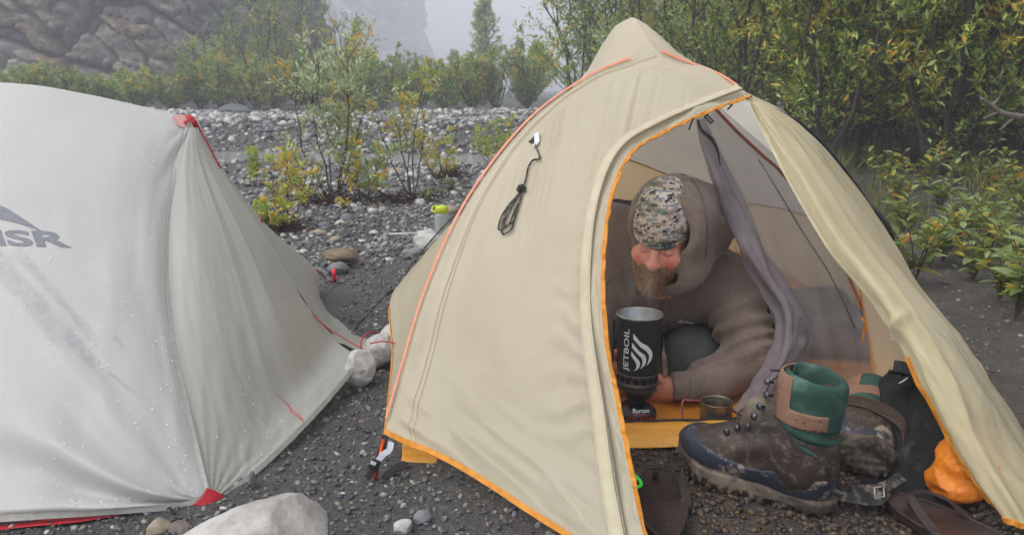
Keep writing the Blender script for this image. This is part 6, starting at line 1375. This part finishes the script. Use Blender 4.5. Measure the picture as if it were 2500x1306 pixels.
c = k.ramp(n1, [(.3, s(128, 122, 118)), (.5, s(172, 168, 163)), (.72, s(196, 193, 190))]); c = k.mix(k.ramp(n2_, [(.56, 0.0), (.68, .5)]), c, s(156, 132, 108)); c = k.mix(k.ramp(vv.outputs['Distance'], [(.10, .85), (.15, 0.0)]), c, s(104, 104, 108))
k.bsdf(c, .55, 0, .4, k.bump(n1, .5, .02, k.bump(n2_, .4, .008))); M_LIME2 = k.m
bc_ = G(665, 1345); rock('boulder', 'large pale angular boulder in front of the grey tent\'s red corner tab', bc_ + np.array((.01, -.01, -.035)), (.205, .15, .125), 17, M_LIME2, 13, .05, (.0, .06), .03, 'boulder', .34)
p = G(390, 1300); rock('rock', 'small tan rock left of the large pale boulder', p + np.array((0, 0, .008)), (.026, .022, .022), 31, SM[2], 10, .4)
p = G(440, 1302); rock('rock', 'dark brown rock beside the large pale boulder', p + np.array((0, 0, .005)), (.020, .022, .020), 32, simple('dark brown rock', s(92, 82, 76), s(112, 102, 94), 30, .7, .3), 10, .9)
M_WROCK = stonemat('white speckled rock', a=s(136, 134, 132), b=s(196, 194, 190))
p = G(874, 948); rock('rock', 'white rounded rock pinning the grey tent hem, nearest of the three', p + np.array((0, .03, .045)), (.050, .050, .052), 33, M_WROCK, 8, .2)
p = G(925, 902); rock('rock', 'pale rock with red cord tied round it between the tents', p + np.array((0, .03, .045)), (.056, .05, .048), 34, M_WROCK, 8, 1.0)
p = G(965, 858); rock('rock', 'pale rock half hidden behind the beige tent corner', p + np.array((0, .04, .035)), (.055, .05, .042), 35, SM[0], 8, 2.0)
p = G(818, 668); rock('rock', 'flat brown rock lying behind the small grey rock and red stake', p + np.array((0, .10, .062)), (.092, .06, .032), 36, simple('flat brown rock', s(122, 104, 84), s(98, 84, 70), 14, .7, .3), 9, -.15, (0, .10))
p = G(820, 676); rock('rock', 'small grey rock propped under the flat brown rock', p + np.array((.005, .03, .028)), (.044, .036, .030), 37, SM[1], 9, .3)
p = G(1035, 612); rock('rock', 'big pale rock beside the lime-capped bottle', p + np.array((.02, .05, .03)), (.085, .06, .05), 38, SM[0], 9, .3); p = G(1012, 632); rock('rock', 'grey rock in front of the big pale rock near the bottle', p + np.array((0, .03, .02)), (.045, .04, .03), 39, SM[1], 9, .8)
p = GD(578, 15.5); rock('rock', 'dark slab-like boulder at the far bank left of the willow tops', p + np.array((0, 0, .08)), (.32, .2, .14), 40, stonemat('dark grey boulder', a=s(84, 86, 92), b=s(104, 106, 110)), 9, .3)
p = G(985, 1296); rock('rock', 'white pebble-like rock at the bottom edge between boulder and tent hem', p + np.array((0, 0, .008)), (.022, .016, .014), 41, M_WROCK, 8, .5); p = G(1032, 1272); rock('rock', 'blue-grey rock near the bottom edge under the beige hem', p + np.array((0, 0, .008)), (.017, .014, .015), 42, SM[1], 10, .5)
p = G(618, 1192); rock('rock', 'upright thin dark slate right of the red corner tab', p + np.array((0, 0, .015)), (.008, .012, .024), 43, simple('slate', s(88, 86, 84), s(106, 103, 100), 30, .6, .2), 8, .5)
o = bpy.data.objects.new('fallen_leaf', LMESH[3]); COL.objects.link(o); o.location = tuple(G(1815, 1246, .006)); o.rotation_euler = (.3, .2, 2.2); o.scale = (.45,) * 3; tag(o, 'small orange fallen leaf on the soil below the front boot', 'leaf')
# red guy cords, stake, bottle, pole
tube('guy_line', spline([W(760, 765, 2.24), W(800, 800, 2.22), W(850, 832, 2.20), W(882, 850, 2.17)], 24), .0016, M_REDCORD, None, 5, label='thin dark red guy line running from the grey tent to the tied rock', cat='cord')
rc = []
for t in np.linspace(0, 2 * math.pi, 40): q = G(925, 902) + np.array((-.030 + .016 * math.sin(2 * t), .03 + .058 * math.cos(t), .048 + .052 * math.sin(t))); rc.append(q)
tube('cord_lashing', np.array(rc), .0022, M_REDCORD, None, 5, label='red cord lashed round the pale rock', cat='cord')
tube('guy_line', spline([W(905, 838, 2.10), W(935, 833, 2.09), W(965, 838, 2.09)], 16), .002, M_REDCORD, None, 5, label='short red cord across the top of the tied rock', cat='cord')
tube('tent_stake', np.array([G(817, 690) , W(816, 672, 3.16), W(815, 656, 3.16)]), .0075, simple('fluorescent red stake', s(240, 52, 62), s(226, 40, 50), 30, .4), None, 6, label='bright red tent stake in front of the small grey rock', cat='stake')
tube('guy_line', spline([W(770, 655, 2.99), W(785, 670, 3.05), G(805, 684, .01), G(835, 680, .01)], 20), .0022, M_REDCORD, None, 5, label='red cord from the grey tent hem to the red stake', cat='cord')
bp = G(1080, 598); bt = thing('water_bottle', bp, 'clear plastic water bottle with lime green cap standing on the stones', 'bottle')
k = NT('frosted clear plastic'); k.bsdf(s(196, 202, 200), .25, 0, .5, None, .5, alpha=.62); v, f = lathe_vf([(.0005, .002), (.036, .002), (.0385, .008), (.0385, .095), (.0385, .150), (.034, .165), (.030, .168)], 32, bp); obj('bottle_body', v, f, k.m, bt)
M_CAP = simple('lime plastic', s(186, 200, 50), s(172, 188, 40), 30, .4); v, f = lathe_vf([(.030, .164), (.0335, .165), (.0335, .196), (.030, .200), (.016, .201), (.012, .206), (.0005, .206)], 32, bp); obj('cap', v, f, M_CAP, bt)
tube('cap_strap', spline([bp + np.array(q) for q in [(-.028, -.01, .168), (-.045, -.01, .175), (-.046, 0, .195), (-.028, 0, .203)]], 16), .005, M_CAP, bt, 6)
v, f = lathe_vf([(.0005, .004), (.035, .004), (.036, .03), (.0005, .03)], 24, bp); obj('drink', v, f, simple('yellow drink', s(186, 186, 90), rough=.2), bt)
tube('pole_segment', np.array([G(950, 572, .03), G(1050, 568, .03)]), .005, simple('white metal tube', s(206, 208, 210), s(190, 192, 194), 20, .35), None, 8, label='white metal tube lying on the gravel left of the bottle', cat='tube')

# ================================================================== HAZE (the foggy air)
k = NT('foggy air')
pv = k.n('ShaderNodeVolumePrincipled'); pv.inputs['Color'].default_value = (0.80, 0.83, 0.90, 1)
pv.inputs['Density'].default_value = 0.0082; pv.inputs['Anisotropy'].default_value = 0.0
k.l(pv.outputs[0], k.out.inputs['Volume'])
v, f = box_vf((0, 120, 25), 420, 330, 54)
obj('haze', v, f, k.m, smooth=False, kind='stuff', label='pale fog hanging over the whole valley')
